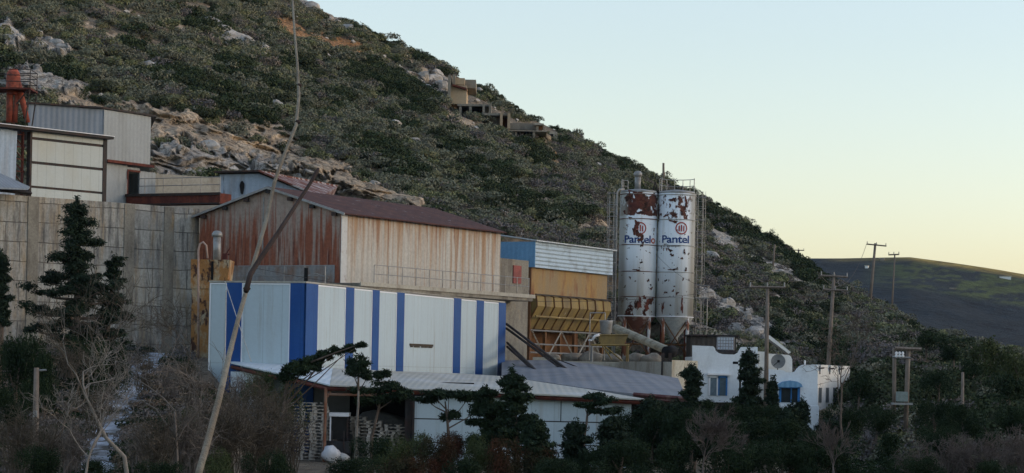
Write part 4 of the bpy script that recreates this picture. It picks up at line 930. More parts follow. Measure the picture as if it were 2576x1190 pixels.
def silo(u, mat, conemat, label, emblem_u, text_parts):
    c = P(u, 640, YS); cx, cy = c.x, YS
    s = thing('cement_silo', label, 'silo', (cx, cy, YZ), 'pair of white cement silos')
    MB().lathe((cx, cy, 0), [(SR_, zb_s), (SR_, zt_s)], 64).build('shell', mat, s, True)
    for p in s.children[0].data.polygons:
        if len(p.vertices) > 4: p.use_smooth = False
    MB().lathe((cx, cy, 0), [(SR_ + .02, zt_s), (SR_ - .1, zt_s + .16), (.25, zt_s + .30), (.0, zt_s + .31)], 48).build('top_cap', STEEL, s, True)
    for fz in (.0, .155, .36, .575, .785, .985):
        z = zb_s + fz * SH; MB().lathe((cx, cy, 0), [(SR_ + .002, z - .03), (SR_ + .035, z - .025), (SR_ + .035, z + .025), (SR_ + .002, z + .03)], 48, False).build('ring', conemat if fz > .01 else WTRIM, s, True)
    zc = ts(1700, 850)[1] * YS
    MB().lathe((cx, cy, 0), [(SR_ - .02, zb_s - .01), (SR_ - .05, zb_s - .15), (.28, zc), (.28, zc - .35)], 32).build('cone', conemat, s, True)
    for k, an in enumerate((225, 315, 45, 135)):
        x, y = cx + (SR_ - .12) * math.cos(R(an)), cy + (SR_ - .12) * math.sin(R(an))
        MB().tube([(x, y, YZ), (x, y, zb_s + (1.25 if k < 2 else 0))], .12 if k < 2 else .10, 8).build('leg', paint('leg_%s_%d' % (name_i[0], k), (.60, .63, .64), (.22, .09, .05), .48, .56, 1.6, (1, 1, .5)) if k < 2 else RUST_DARK, s, True)
    L = [(cx + (SR_ - .12) * math.cos(R(a)), cy + (SR_ - .12) * math.sin(R(a))) for a in (225, 315, 45, 135)]
    for (i, j) in ((0, 1), (1, 2), (3, 0)):
        for a_, b_ in ((i, j), (j, i)):
            MB().tube([(*L[a_], YZ + .6), (*L[b_], zb_s - .2)], .04, 4).build('brace', BROWN_RUST, s)
        MB().tube([(*L[i], YZ + 1.4), (*L[j], YZ + 1.4)], .05, 4).build('tie', BROWN_RUST, s)
    # emblem: ring with three arched bars
    ph = math.asin((P(emblem_u, 577, YS).x - cx) / SR_); ze_ = P(emblem_u, 577, YS).z; cu = ph * SR_
    def w2(pts2): return [(cx + (SR_ + .02) * math.sin((cu + a) / SR_), cy - (SR_ + .02) * math.cos((cu + a) / SR_), ze_ + b) for a, b in pts2]
    r1, r0 = .44, .355; N = 36; mb = MB()
    o_ = w2([(r1 * math.cos(t), r1 * math.sin(t)) for t in np.linspace(0, 2 * math.pi, N + 1)[:-1]]); i_ = w2([(r0 * math.cos(t), r0 * math.sin(t)) for t in np.linspace(0, 2 * math.pi, N + 1)[:-1]])
    mb.add(o_ + i_, [(k, (k + 1) % N, N + (k + 1) % N, N + k) for k in range(N)]); em = mb.build('emblem', RED, s)
    for a, h in ((-.17, .15), (0, .21), (.17, .15)):
        mb = MB(); mb.add(w2([(a - .045, -.22), (a + .045, -.22), (a + .045, h), (a, h + .05), (a - .045, h)]), [(0, 1, 2, 3, 4)]); mb.build('bar', RED, em)
    for txt, ua, ub, va, m_ in text_parts:
        a0, a1 = (math.asin(max(-.97, min(.97, (P(q, va, YS).x - cx) / SR_))) * SR_ for q in (ua, ub)); zt0 = P(u, va, YS).z
        t = text_obj(txt, .62); wrap(t, cx, cy, a0, zt0, m_, 'lettering', s, 1.22, a1 - a0); bpy.data.objects.remove(t)
    return s, cx, cy
name_i = ['a']
SL, lx, ly = silo(1604, ML, paint('rusty_cone', (.11, .045, .03), (.36, .34, .30), .5, .62, .9), 'left cement silo with dark rusted top band and red emblem', 1608, [('Pantel', 1570, 1634, 613, NAVY), ('o', 1635, 1645.5, 613, ORNG)])
name_i[0] = 'b'
SR2, rx, ry = silo(1700, MR, paint('grey_cone', (.36, .38, .37), (.22, .20, .17), .5, .7, .9), 'right cement silo with mostly clean white paint and red emblem', 1711, [('Pantel', 1664, 1730, 613, NAVY)])
# peeled patches with their own shapes, standing just proud of the paint
CHIP = paint('peeled_rust', (.045, .024, .02), (.13, .05, .035), .42, .6, 3, rough=.95)
CHIPR = paint('bleeding_rust', (.15, .05, .035), (.08, .03, .025), .42, .6, 3, rough=.95)
def chip(s, cx, cy, u, v, ru, rv, seed, m=None):
    rs = random.Random(seed); k = px_m(YS); x = P(u, v, YS).x - cx
    if abs(x) > SR_ * .97: return
    s0 = math.asin(x / SR_) * SR_; z0 = P(u, v, YS).z; n = 18; pts = []
    ph = [rs.random() * 6.28 for _ in range(4)]
    for i in range(n):
        a = 6.2832 * i / n; q = 1 + .35 * math.sin(2 * a + ph[0]) + .28 * math.sin(3 * a + ph[1]) + .22 * math.sin(5 * a + ph[2]) + .15 * math.sin(8 * a + ph[3])
        ss, zz_ = s0 + ru * k * q * math.cos(a), z0 + rv * k * q * math.sin(a); f = ss / SR_
        pts.append((cx + (SR_ + .028) * math.sin(f), cy - (SR_ + .028) * math.cos(f), zz_))
    f = s0 / SR_; pts.append((cx + (SR_ + .030) * math.sin(f), cy - (SR_ + .030) * math.cos(f), z0))
    MB().add(pts, [(i, (i + 1) % n, n) for i in range(n)]).build('rust_patch', m or CHIP, s)
for i, (u, v, ru, rv, mm) in enumerate([(1598, 572, 7, 14, CHIPR), (1604, 592, 8, 9, CHIP), (1610, 604, 7, 6, CHIP), (1613, 618, 4, 6, CHIP), (1592, 583, 4, 7, CHIP), (1600, 508, 26, 17, CHIPR), (1578, 500, 10, 7, CHIP), (1625, 520, 12, 10, CHIP), (1570, 535, 5, 4, CHIP), (1612, 538, 12, 4, CHIP), (1585, 552, 9, 2.5, CHIP), (1600, 681, 8, 2, CHIP), (1583, 700, 2.5, 3, CHIP), (1628, 707, 3, 4, CHIP), (1636, 727, 4, 4, CHIP), (1596, 709, 1.6, 2, CHIP), (1584, 774, 6, 6, CHIP), (1606, 765, 6, 12, CHIPR), (1625, 770, 7, 12, CHIPR), (1575, 788, 4, 4, CHIP), (1618, 750, 5, 4, CHIP)]): chip(SL, lx, ly, u, v, ru, rv, 900 + i, mm)
for i, (u, v, ru, rv, mm) in enumerate([(1690, 506, 7, 6, CHIP), (1683, 520, 3, 4, CHIP), (1698, 523, 2, 4, CHIP), (1672, 545, 5, 3, CHIP), (1692, 543, 6, 3, CHIP), (1712, 540, 4, 5, CHIP), (1722, 510, 4, 10, CHIP), (1692, 560, 9, 3.5, CHIP), (1662, 541, 3, 4, CHIP), (1683, 632, 5, 4, CHIP), (1687, 644, 4, 4, CHIP), (1718, 636, 3.2, 5, CHIP), (1712, 652, 2.6, 3.4, CHIP), (1690, 680, 12, 2, CHIP), (1722, 680, 3.5, 4, CHIP), (1672, 737, 4, 3, CHIP), (1690, 733, 2.5, 3, CHIP), (1700, 739, 3.5, 3, CHIP), (1680, 707, 1.5, 2, CHIP), (1693, 722, 1.6, 2, CHIP), (1714, 706, 1.4, 2, CHIP), (1690, 621, 16, 1.6, CHIP), (1712, 770, 3.5, 15, CHIPR), (1665, 775, 3, 14, CHIPR), (1668, 512, 3, 3, CHIP), (1730, 705, 1.4, 3, CHIP)]): chip(SR2, rx, ry, u, v, ru, rv, 950 + i, mm)
# silo tops
mb = MB(); q = P(1605, 430, YS); mb.lathe((q.x, YS, 0), [(.22, zt_s + .2), (.22, q.z - .35)], 16).lathe((q.x, YS, 0), [(.30, q.z - .38), (.31, q.z - .2), (.2, q.z - .02), (.05, q.z)], 16); mb.build('filter_vent', STEEL, SL, True)
mb = MB(); q0, q1, q2 = P(1640, 492, YS), P(1648, 458, YS), P(1658, 492, YS); mb.tube([q0, q0.lerp(q1, .7), q1 + Vector((0, 0, .05)), q2.lerp(q1, .7), q2], .06, 6); mb.build('filling_bend', DARK, SL, True)
mb = MB()
def rail(mb, pts, h, r=.025):
    for p in pts: mb.tube([p, p + Vector((0, 0, h))], r, 4)
    for hh in (h * .5, h):
        for a_, b_ in zip(pts[:-1], pts[1:]): mb.tube([a_ + Vector((0, 0, hh)), b_ + Vector((0, 0, hh))], r, 4)
rail(mb, [Vector((rx + 1.25 * math.cos(a), ry + 1.25 * math.sin(a), zt_s + .15)) for a in np.linspace(-.3, 3.6, 9)], .95); mb.build('railing', STEEL, SR2)
mb = MB(); rail(mb, [Vector((lx + 1.25 * math.cos(a), ly + 1.25 * math.sin(a), zt_s + .15)) for a in np.linspace(2.2, 3.4, 4)], .8); mb.build('railing', STEEL, SL)
q = P(1553, 485, YS - 1.0); mb = MB().tube([Vector((q.x, q.y, YZ)), q, q + Vector((.15, 0, .25)), q + Vector((.5, .3, .28))], .075, 8); mb.build('filling_pipe', STEEL, SL, True)
def ladder(x, y, z0, z1, label):
    l = thing('caged_ladder', label, 'ladder', (x, y, z0), 'caged ladders beside the silos')
    for sx in (-.2, .2): MB().tube([(x + sx, y, z0), (x + sx, y, z1)], .025, 4).build('rail', STEEL, l)
    mb = MB(); z = z0 + .2
    while z < z1: mb.tube([(x - .2, y, z), (x + .2, y, z)], .018, 4); z += .33
    mb.build('rungs', STEEL, l)
    mb = MB(); z = z0 + 2.2
    hp = [(x + .34 * math.cos(a), y - .30 + .34 * math.sin(a)) for a in np.linspace(math.pi * .98, math.pi * 2.02, 8)]
    while z < z1 + .6: mb.tube([(a_, b_, z) for a_, b_ in [(x - .2, y)] + hp + [(x + .2, y)]], .02, 4); z += .82
    for a_, b_ in hp[::2]: mb.tube([(a_, b_, z0 + 2.2), (a_, b_, z1 + .5)], .016, 4)
    mb.build('cage', STEEL, l); return l
q = P(1541, 500, 164); ladder(q.x, q.y, YZ, q.z, 'caged steel ladder between the blue building and left silo')
q = P(1763, 500, 166); ladder(q.x, q.y, YZ, q.z, 'caged steel ladder on the right side of the right silo')
mb = MB(); q = P(1764, 750, 166); mb.box((q.x, q.y, q.z), (1.0, 1.0, .08)); 
rail(mb, [q + Vector((x, y, 0)) for x, y in ((-.5, -.5), (.5, -.5), (.5, .5))], .9)
for dx in (-.4, .4): mb.tube([q + Vector((dx, -.4, 0)), Vector((q.x + dx, q.y - .4, YZ))], .04, 4)
o = mb.build('landing', STEEL, loc=q); tag(o, 'small railed steel landing right of the silos', 'platform')
# control cabin frame on the left (1480-1510, 790-905)
# yellow weigh bin with frame, conveyor and motor drum
wy = 141.0
mx = thing('weigh_hopper', 'small yellow weigh hopper on steel frame before the silos', 'machine', P(1540, 915, wy))
a, b_, c_, d_ = P(1506, 843, wy), P(1580, 843, wy), P(1570, 868, wy), P(1512, 866, wy)
mb = MB().prism([a, b_, c_, d_], (0, 1.4, 0)); mb.build('bin', YELLOW, mx)
mb = MB().tube([a + Vector((0, -.03, 0)), b_ + Vector((0, -.03, 0))], .05, 4); mb.build('rim', YELLOW, mx)
for u in (1490, 1580):
    for dy in (-.2, 1.5): mb = MB().tube([P(u, 870, wy) + Vector((0, dy, 0)), Vector((P(u, 870, wy).x, wy + dy, YZ - .1))], .06, 4); mb.build('leg', YELLOW if u > 1500 else STEEL, mx)
mb = MB().tube([P(1488, 868, wy - .2), P(1584, 868, wy - .2)], .06, 4).tube([P(1520, 870, wy - .2), P(1570, 912, wy - .2)], .045, 4).tube([P(1540, 905, wy - .2), P(1515, 870, wy - .2)], .04, 4); mb.build('cross_bar', YELLOW, mx)
mb = MB(); q = P(1525, 806, wy + 1); mb.lathe((q.x, q.y, 0), [(.42, q.z), (.40, q.z - .1), (.34, q.z - .75), (.15, q.z - 1.1)], 18); mb.build('funnel', STEEL, mx, True)
mb = MB().tube([P(1490, 855, wy - .2), P(1497, 845, wy - .2), P(1508, 842, wy - .2)], .09, 6).tube([P(1480, 856, wy - .2), P(1490, 856, wy - .2)], .06, 6); mb.build('white_hose', WTRIM, mx, True)
mb = MB(); f0 = P(1482, 906, wy + 2); rail(mb, [P(1482, 906, wy + 2) , P(1520, 906, wy + 2)], P(1482, 787, wy + 2).z - f0.z, .035); mb.build('gantry', STEEL, mx)
mb = MB().tube([P(1550, 826, 146), P(1692, 887, 139)], [.26, .26], 12); o = mb.build('screw_conveyor', paint('cream_tube', (.40, .38, .29), (.25, .22, .16), .45, .65, 2), loc=P(1550, 826, 146)); tag(o, 'cream screw conveyor tube sloping down right before the silos', 'conveyor')
mt = thing('motor_drum', 'dark motor drum at the low end of the conveyor', 'motor', P(1686, 905, 138.6))
mb = MB().tube([P(1676, 886, 138.3), P(1694, 884, 138.9)], [.36, .36], 16).tube([P(1694, 884, 138.9), P(1698, 884, 139.1)], [.26, .22], 12); mb.build('drum', BLACK, mt, True)
for u in (1668, 1686):
    mb = MB(); q = P(u, 890, 133.5); mb.box((q.x, q.y, q.z - .6), (.17, .17, 1.3)); o = mb.build('steel_post', DARK, loc=q + Vector((0, 0, -1.2))); tag(o, 'dark square post in front of the low cream wall, %s of the two' % ('left' if u == 1668 else 'right'), 'post')
lw = thing('low_wall', 'low cream concrete wall of the plant yard behind grey roof', 'wall', P(1620, 950, 136))
w0, w1, w2_ = P(1558, 909, 139.8), P(1690, 911, 132.2), P(1752, 905, 135.2)
for a, b_, nm in ((w0, w1, 'wall_face'), (w1 + Vector((.01, 0, .12)), w2_, 'corner_face')):
    mb = MB().box8([Vector((p.x, p.y, z)) for z in (-2.5, a.z) for p in (a, b_, b_ + Vector((.1, .25, 0)), a + Vector((.1, .25, 0)))]); mb.build(nm, CONC_PALE if nm == 'wall_face' else paint('cream_wall', (.50, .49, .41), (.36, .32, .24), .45, .7, 1.5, (1, 1, .4)), lw)
q0, q1 = P(1340, 905, 140), P(1400, 905, 140)
mb = MB().box8([Vector((x, y, z)) for z in (-1.5, .75) for x, y in ((q0.x, q0.y), (q1.x, q1.y), (q1.x, q1.y + .3), (q0.x, q0.y + .3))]); o = mb.build('kerb_wall', CONC_PALE, loc=q0); tag(o, 'short pale wall stub at the foot of the concrete tower', 'wall')
# dark shed behind the silos
ds = thing('dark_shed', 'low dark brown shed between the silos and white house', 'shed', P(1790, 900, 160))
q0, q1 = P(1738, 845, 160), P(1852, 845, 160)
mb = MB().box(((q0.x + q1.x) / 2, 162, 0), (q1.x - q0.x, 4, q0.z * 2)); mb.build('wall', paint('brown_grey_sheet', (.085, .075, .062), (.06, .05, .045), .4, .6, 1, rib=.33), ds)
mb = MB().box(((q0.x + q1.x) / 2, 161.9, q0.z + .06), (q1.x - q0.x + .3, 4.4, .1)); mb.build('roof', DARK, ds)

# ------------------------------------------------------------------ white houses
h1 = thing('white_house', 'white flat roofed house with scalloped parapet and water tank', 'house', P(1820, 1010, 150))
def fpoly(pts, y, depth, name, m, parent, vb=None):
    mb = MB().prism([P(u, v, y) for u, v in pts], (0, depth, 0)); return mb.build(name, m, parent)
sc1 = [(1742, 1012), (1742, 869), (1794, 871), (1799, 876), (1800, 882), (1808, 888), (1818, 891), (1848, 892), (1857, 887), (1861, 878), (1865, 873), (1906, 873), (1906, 1012)]
fpoly(sc1[::-1], 150, .3, 'parapet_wall', WHITE, h1)
fpoly([(1744, 1010), (1744, 897), (1905, 899), (1905, 1010)][::-1], 150.3, 7, 'body', WHITE, h1)
mb = MB(); q0, q1 = P(1780, 941, 149.9), P(1838, 941, 149.9); mb.box(((q0.x + q1.x) / 2, 149.85, q0.z), (q1.x - q0.x, .3, .12)); mb.build('ledge', WTRIM, h1)
for a, b_ in ((1785, 1805), (1808, 1828)):
    q0, q1, zt0, zb0_ = P(a, 950, 150), P(b_, 950, 150), P(a, 948, 150).z, P(a, 995, 150).z
    w = MB().box(((q0.x + q1.x) / 2, 149.98, (zt0 + zb0_) / 2), (q1.x - q0.x, .04, zt0 - zb0_)).build('window', paint('window_glass_%d' % a, (.10, .15, .18) if a > 1800 else (.16, .22, .26), rough=.15), h1)
    mb = MB()
    for x in (q0.x, q1.x): mb.box((x, 149.93, (zt0 + zb0_) / 2), (.1, .08, zt0 - zb0_))
    mb.box(((q0.x + q1.x) / 2, 149.93, zt0), (q1.x - q0.x + .1, .08, .1)); mb.build('frame', WTRIM if a < 1800 else BLUEP, w)
fpoly([(1906.5, 1012), (1906.5, 884), (1925, 885), (1925, 1012)][::-1], 150.2, 6, 'side_wing', WHITE_W, h1)
fpoly([(1925.5, 1012), (1925.5, 889), (1984, 893), (1990, 897), (1993, 905), (1993, 1012)][::-1], 153, 5, 'rear_room', WHITE_W, h1)
fpoly([(1931, 842), (1937, 844), (1962, 864), (1990, 886), (1984, 890), (1955, 868), (1931, 850)][::-1], 158.5, 2, 'stair_parapet', WHITE_W, h1)
# dish
dq = P(1957, 909, 150.4)
ds_ = thing('satellite_dish', 'round grey mesh satellite dish on the white roof edge', 'satellite dish', dq - Vector((0, 0, .8)))
mb = MB(); rr_ = .47; prof = [(rr_ * i / 6, .14 * (i / 6) ** 2) for i in range(7)]; n = 24
vs = []; fs = []
for i, (r_, z_0) in enumerate(prof):
    for k in range(n): vs.append((dq.x + r_ * math.cos(6.2832 * k / n), dq.y - z_0, dq.z + r_ * math.sin(6.2832 * k / n)))
for i in range(6):
    for k in range(n): fs.append((i * n + k, i * n + (k + 1) % n, (i + 1) * n + (k + 1) % n, (i + 1) * n + k))
mb.add(vs, fs); mb.build('reflector', paint('grey_dish', (.20, .21, .21)), ds_, True)
mb = MB().box((dq.x, dq.y - .3, dq.z), (.16, .1, .16)).tube([(dq.x - .3, dq.y - .1, dq.z - .3), (dq.x, dq.y - .3, dq.z)], .02, 4); mb.build('receiver', BLACK, ds_)
mb = MB().tube([(dq.x, dq.y + .1, dq.z), (dq.x, dq.y + .1, dq.z - .85)], .04, 6); mb.build('stand', DARK, ds_)
# water container
iq0, iq1 = P(1803, 885, 152.5), P(1845, 849, 152.5); cx_ = (iq0.x + iq1.x) / 2; wz = iq1.z - iq0.z
ib = thing('water_container', 'white cubic water container in wire cage on pallet on roof', 'water tank', (cx_, 152.5, iq0.z))
mb = MB().box((cx_, 152.5, iq0.z + .15 + (wz - .15) / 2), (iq1.x - iq0.x - .08, 1.0, wz - .2)); mb.build('bottle', paint('milky_plastic', (.62, .68, .74), (.5, .54, .62), .4, .7, 1.5), ib)
mb = MB()
for i in range(7): x = iq0.x + (iq1.x - iq0.x) * i / 6; mb.tube([(x, 151.96, iq0.z + .12), (x, 151.96, iq1.z)], .022, 4)
for i in range(5): z = iq0.z + .15 + (wz - .15) * i / 4; mb.tube([(iq0.x, 151.95, z), (iq1.x, 151.95, z)], .022, 4)
mb.build('cage', STEEL, ib)
mb = MB().box((cx_, 152.5, iq0.z + .06), (iq1.x - iq0.x, 1.1, .1)); mb.build('base', DARK, ib)
# second house
hy = 145.0
c0 = P(2057, 917, hy); c1 = P(2140, 924, 158.0); h2 = thing('battlemented_house', 'white house with battlements and blue arched awning window', 'house', (c0.x, hy, -3.2))
sc2 = [(1936, 1030), (1934, 928), (1972, 932), (1978, 937), (1990, 938), (2000, 935), (2005, 928), (2012, 921), (2020, 918), (2057, 917), (2057, 1062)]
fpoly(sc2[::-1], hy, .3, 'front_wall', WHITE, h2)
hx = Frame((c0.x, hy + .31), (c1.x - c0.x, c1.y - hy)); HL2 = (Vector((c1.x, c1.y)) - Vector((c0.x, hy))).length
zt2, zn = c0.z, c0.z - .42
mb = MB(); nots = [(hx.a_at(2063), hx.a_at(2070)), (hx.a_at(2088), hx.a_at(2095)), (hx.a_at(2113), hx.a_at(2119))]
hx.box(mb, 0, HL2, 0, .3, -3.6, zn); pv = 0
for n0, n1 in nots + [(HL2, HL2)]: hx.box(mb, pv, n0, 0, .3, zn, zt2); pv = n1
mb.build('side_wall', WHITE_W, h2)
mb = MB(); b0 = P(1938, 945, hy + .3); mb.box8([Vector(p) for z in (-3.6, zn - .1) for p in ((b0.x, hy + .3, z), (c0.x - .05, hy + .3, z), (c1.x - .1, c1.y, z), (b0.x + 2, c1.y, z))]); mb.build('body', WHITE_W, h2)
for u in (2069, 2087, 2105, 2123):
    a0, a1 = hx.a_at(u - 3.5), hx.a_at(u + 3.5); z0, z1 = hx.za(u, 1012), hx.za(u, 975)
    mb = MB(); hx.box(mb, a0, a1, -.03, .0, z0, z1); mb.build('window', paint('shade_glass_%d' % u, (.12, .14, .15), rough=.3), h2)
for n0, n1 in nots:
    mb = MB().tube([hx.G(n0 - .1, -.08, zt2 - .25), hx.G(n0 + .4, -.3, zt2 - .2)], .05, 5).tube([hx.G(n0 + .1, -.08, zt2 - .1), hx.G(n0 + .1, -.1, zt2 - .6)], .04, 5); mb.build('floodlight', DARK, h2)
w0, w1 = P(1962, 974, hy), P(2012, 1013, hy); mb = MB().box(((w0.x + w1.x) / 2, hy - .02, (w0.z + w1.z) / 2), (w1.x - w0.x, .04, w0.z - w1.z)); wd = mb.build('window', paint('dark_window', (.02, .03, .035), rough=.12), h2)
mb = MB(); 
for u in (1962, 2009): q = P(u, 993, hy); mb.box((q.x, hy - .06, q.z), (.14, .08, w0.z - w1.z))
mb.box(((w0.x + w1.x) / 2, hy - .06, w0.z), (w1.x - w0.x, .08, .1)); q = P(1990, 993, hy); mb.box((q.x, hy - .055, q.z), (.07, .06, w0.z - w1.z)); mb.build('frame', BLUEP, wd)
mb = MB().prism([P(u, v, hy) for u, v in [(1955, 974), (1957, 966), (1967, 960), (1985, 957), (2003, 960), (2013, 966), (2016, 974)]][::-1], (0, -.7, 0)); mb.build('awning', SKYBLUE, h2)
mb = MB(); q0, q1 = P(1940, 1018, hy - .6), P(2055, 1022, hy - .6); mb.box(((q0.x + q1.x) / 2, hy - 1.0, (q0.z - 3.4) / 2), (q1.x - q0.x, 1.2, 3.4 + q0.z)); mb.build('terrace_wall', WHITE, h2)
mb = MB().tube([P(2025, 918, hy + .2), P(2025, 906, hy + .2)], .06, 6); mb.build('chimney_pipe', WTRIM, h2)
q = P(2098, 1050, 144); o = lump('stone_pile', q, (1.0, .8, .6), paint('tan_stone', (.30, .24, .16), (.2, .15, .1), .4, .6, 2), 33, 16); tag(o, 'tan boulder heap at the corner of the battlemented house', 'boulder')

# ------------------------------------------------------------------ poles and wires
def pole(u0, v0, u1, v1, y, r, label, bars=(), y1=None, name='utility_pole', extra=0):
    tp, bt_ = P(u0, v0, y), P(u1, v1, y1 or y); bt2 = bt_ + (bt_ - tp).normalized() * 1.0
    p = thing(name, label, 'pole', bt_, None)
    MB().tube([bt2, tp], [r * 1.15, r * .8], 8).build('shaft', WOOD, p, True)
    for (ua, va, ub, vb) in bars:
        a, b_ = P(ua, va, y - .12), P(ub, vb, y - .12); cbar = MB().tube([a, b_], .07, 4).build('crossarm', WOOD, p)
        for t in (0.03, .5, .97):
            q = a.lerp(b_, t); MB().tube([q, q + Vector((0, 0, .28))], [.05, .04], 6).build('insulator', STEEL, cbar)
    return p
pole(1931, 722, 1927, 985, 132, .12, 'tall brown pole with single crossarm before the white house', [(1885, 722, 1976, 723)])
pole(2098, 690, 2084, 915, 155, .13, 'pole with two crossarms behind the battlemented house', [(2064, 693, 2133, 697), (2070, 728, 2133, 731)])
hp = hill_pt(2187, 778); pole(2202, 612, 2187, 778, hp.y, .15, 'leaning pole with wide crossarm on the hill edge', [(2180, 614, 2230, 619)])
hp = hill_pt(2243, 785); pole(2251, 640, 2243, 784, hp.y, .09, 'thin bare pole beside dark bush on the hill edge', [(2235, 641, 2262, 640)])
hp = hill_pt(1945, 680); pole(1949, 615, 1944, 676, hp.y, .11, 'short pole below the round dark tree on the ridge')
pole(2009, 628, 2008, 665, 330, .16, 'pole tip with crossarm peeping over the ridge', [(1994, 629, 2023, 630)])
hp = hill_pt(1669, 468); pole(1669, 410, 1669, 470, hp.y, .16, 'lone stub pole on the ridge above the silos')
pole(2422, 936, 2420, 1078, 118, .09, 'slim pole with side insulators among the dark bushes at right')
pole(2428, 1165, 2428, 1186, 80, .09, 'short post in the pale bare brush at lower right')
pole(92, 925, 88, 1190, 72, .10, 'grey pole with lamp bracket among bare trees at lower left')
mb = MB(); q = P(94, 932, 72); mb.tube([q, q + Vector((.28, 0, .02))], .03, 5).box((q.x - .02, q.y - .1, q.z - 1.35), (.12, .1, .2)); o = mb.build('lamp_bracket', STEEL, loc=q); tag(o, 'small bracket and box on the lower left grey pole', 'bracket')
tp = thing('transformer_pole', 'twin pole frame carrying a grey transformer on the slope', 'transformer', P(2265, 1060, 115))
MB().tube([P(2250, 875, 115), P(2249, 1050, 115)], .10, 8).build('shaft', WOOD, tp, True)
MB().tube([P(2285, 875, 115), P(2278, 1080, 115)], .12, 8).build('shaft', WOOD, tp, True)
MB().tube([P(2252, 876, 114.8), P(2318, 879, 114.8)], .09, 4).build('crossarm', WOOD, tp)
MB().tube([P(2245, 898, 114.8), P(2290, 900, 114.8)], .05, 4).build('crossarm', STEEL, tp)
for u in (2255, 2263, 2271): q = P(u, 892, 114.8); mb = MB().lathe((q.x, q.y, 0), [(.05, q.z - .15), (.09, q.z - .08), (.04, q.z), (.08, q.z + .08), (.03, q.z + .15)], 8); mb.build('insulator', WTRIM, tp, True)
q0, q1 = P(2255, 985, 114.5), P(2281, 1010, 114.5); MB().box(((q0.x + q1.x) / 2, 114.4, (q0.z + q1.z) / 2), (q1.x - q0.x, .5, q0.z - q1.z)).build('transformer_tank', paint('grey_green_paint', (.22, .27, .26)), tp)
MB().box(((q0.x + q1.x) / 2, 114.4, q1.z - .12), (1.0, .6, .1)).build('platform', STEEL, tp)
# street lamp by the white house
sl = thing('street_lamp', 'black lamp post with twin heads by the white house', 'lamp post', P(1862, 975, 128))
MB().tube([P(1863, 915, 128), P(1861, 1005, 128)], .06, 6).build('post', BLACK, sl)
for dx in (-.28, .28): q = P(1863, 913, 128); MB().box((q.x + dx, q.y, q.z), (.28, .2, .14)).build('lamp_head', BLACK, sl)
def wire(a, b_, sag, label, r=.012):
    pts = []
    for t in np.linspace(0, 1, 14): p = a.lerp(b_, t); p.z -= sag * 4 * t * (1 - t); pts.append(p)
    o = MB().tube(pts, r, 3, False).build('power_line', DARK, loc=a); tag(o, label, 'cable')
wire(P(1885, 722, 132), P(2064, 693, 155), .8, 'upper wire between the brown pole and two armed pole')
wire(P(1976, 723, 132), P(2133, 697, 155), .8, 'lower wire between the brown pole and two armed pole')
wire(P(2133, 731, 155), P(2285, 875, 115), 1.2, 'wire from the two armed pole down to the transformer')
wire(P(2180, 614, 215), P(2064, 693, 155), 2.0, 'wire from the two armed pole up to the leaning pole', .02)
wire(P(1650, 640, 160), P(1885, 722, 132), 1.0, 'wire from the silos to the brown pole')
wire(P(630, 672, 110), P(1885, 722, 132), 1.2, 'long thin wire crossing before the silos and sheds')

# ------------------------------------------------------------------ unfinished concrete frames on the hill
def fbx(name, u0, u1, v0, v1, y, depth, m, parent):
    depth += 3 
    a, b_ = P(u0, v0, y), P(u1, v1, y); mb = MB().box(((a.x + b_.x) / 2, y + depth / 2, (a.z + b_.z) / 2), (abs(b_.x - a.x), depth, abs(a.z - b_.z)), 0); return mb.build(name, m, parent)
y1_ = hill_pt(1155, 268).y - 4
r1 = thing('concrete_ruin', 'tallest unfinished block with tan wall and two fins', 'ruin', P(1155, 262, y1_))
fbx('wall', 1133, 1173, 214, 262, y1_, 6, RUINT, r1); fbx('wall', 1146, 1169, 196, 213, y1_ + .8, 5, RUINT, r1)
fbx('fin', 1127, 1133, 189, 262, y1_ - .8, 6, RUINC, r1); fbx('fin', 1139, 1145, 187, 213, y1_, 4, RUINC, r1)
mb = MB().prism([P(1137, 211, y1_ - .6), P(1174, 221, y1_ - .6), P(1174, 226, y1_ - .6), P(1137, 215, y1_ - .6)], (0, 4, 0)); mb.build('sloping_slab', RUST_DARK, r1)
fbx('side_block', 1170, 1197, 200, 222, y1_ + 3, 4, RUINC, r1)
r2 = thing('concrete_ruin', 'low concrete frame with open bays just below the tan block', 'ruin', P(1200, 290, y1_ - 4)); ya = hill_pt(1200, 292).y - 4
fbx('slab', 1150, 1236, 261, 268, ya, 6, RUINC, r2)
for u in (1155, 1180, 1214): fbx('column', u, u + 6, 268, 292, ya, .8, RUINC, r2)
fbx('portal_post', 1214, 1219, 261, 291, ya - .4, .5, RUINC, r2); fbx('portal_post', 1230, 1236, 261, 291, ya - .4, .5, RUINC, r2); fbx('portal_wall', 1219, 1230, 269, 291, ya + 1, .3, RUINT, r2); fbx('rear_wall', 1160, 1214, 270, 292, ya + 4, .3, BROWN_RUST, r2)
r3 = thing('concrete_ruin', 'long slab with tall open portal, middle of the hillside ruins', 'ruin', P(1250, 320, ya)); yb_ = hill_pt(1255, 322).y - 4
fbx('slab', 1218, 1282, 284, 291, yb_, 6, RUINC, r3); fbx('wall', 1212, 1258, 291, 318, yb_ + 1.5, 1, RUINC, r3)
fbx('portal_post', 1258, 1264, 284, 323, yb_ - .3, .8, RUINT, r3); fbx('portal_post', 1277, 1283, 285, 323, yb_ - .3, .8, RUINT, r3); fbx('portal_wall', 1264, 1277, 297, 323, yb_ + 2, .3, BROWN_RUST, r3)
r4 = thing('concrete_ruin', 'long terrace slab over a dark opening, lowest of the ruins', 'ruin', P(1320, 335, yb_)); yc_ = hill_pt(1320, 345).y - 4
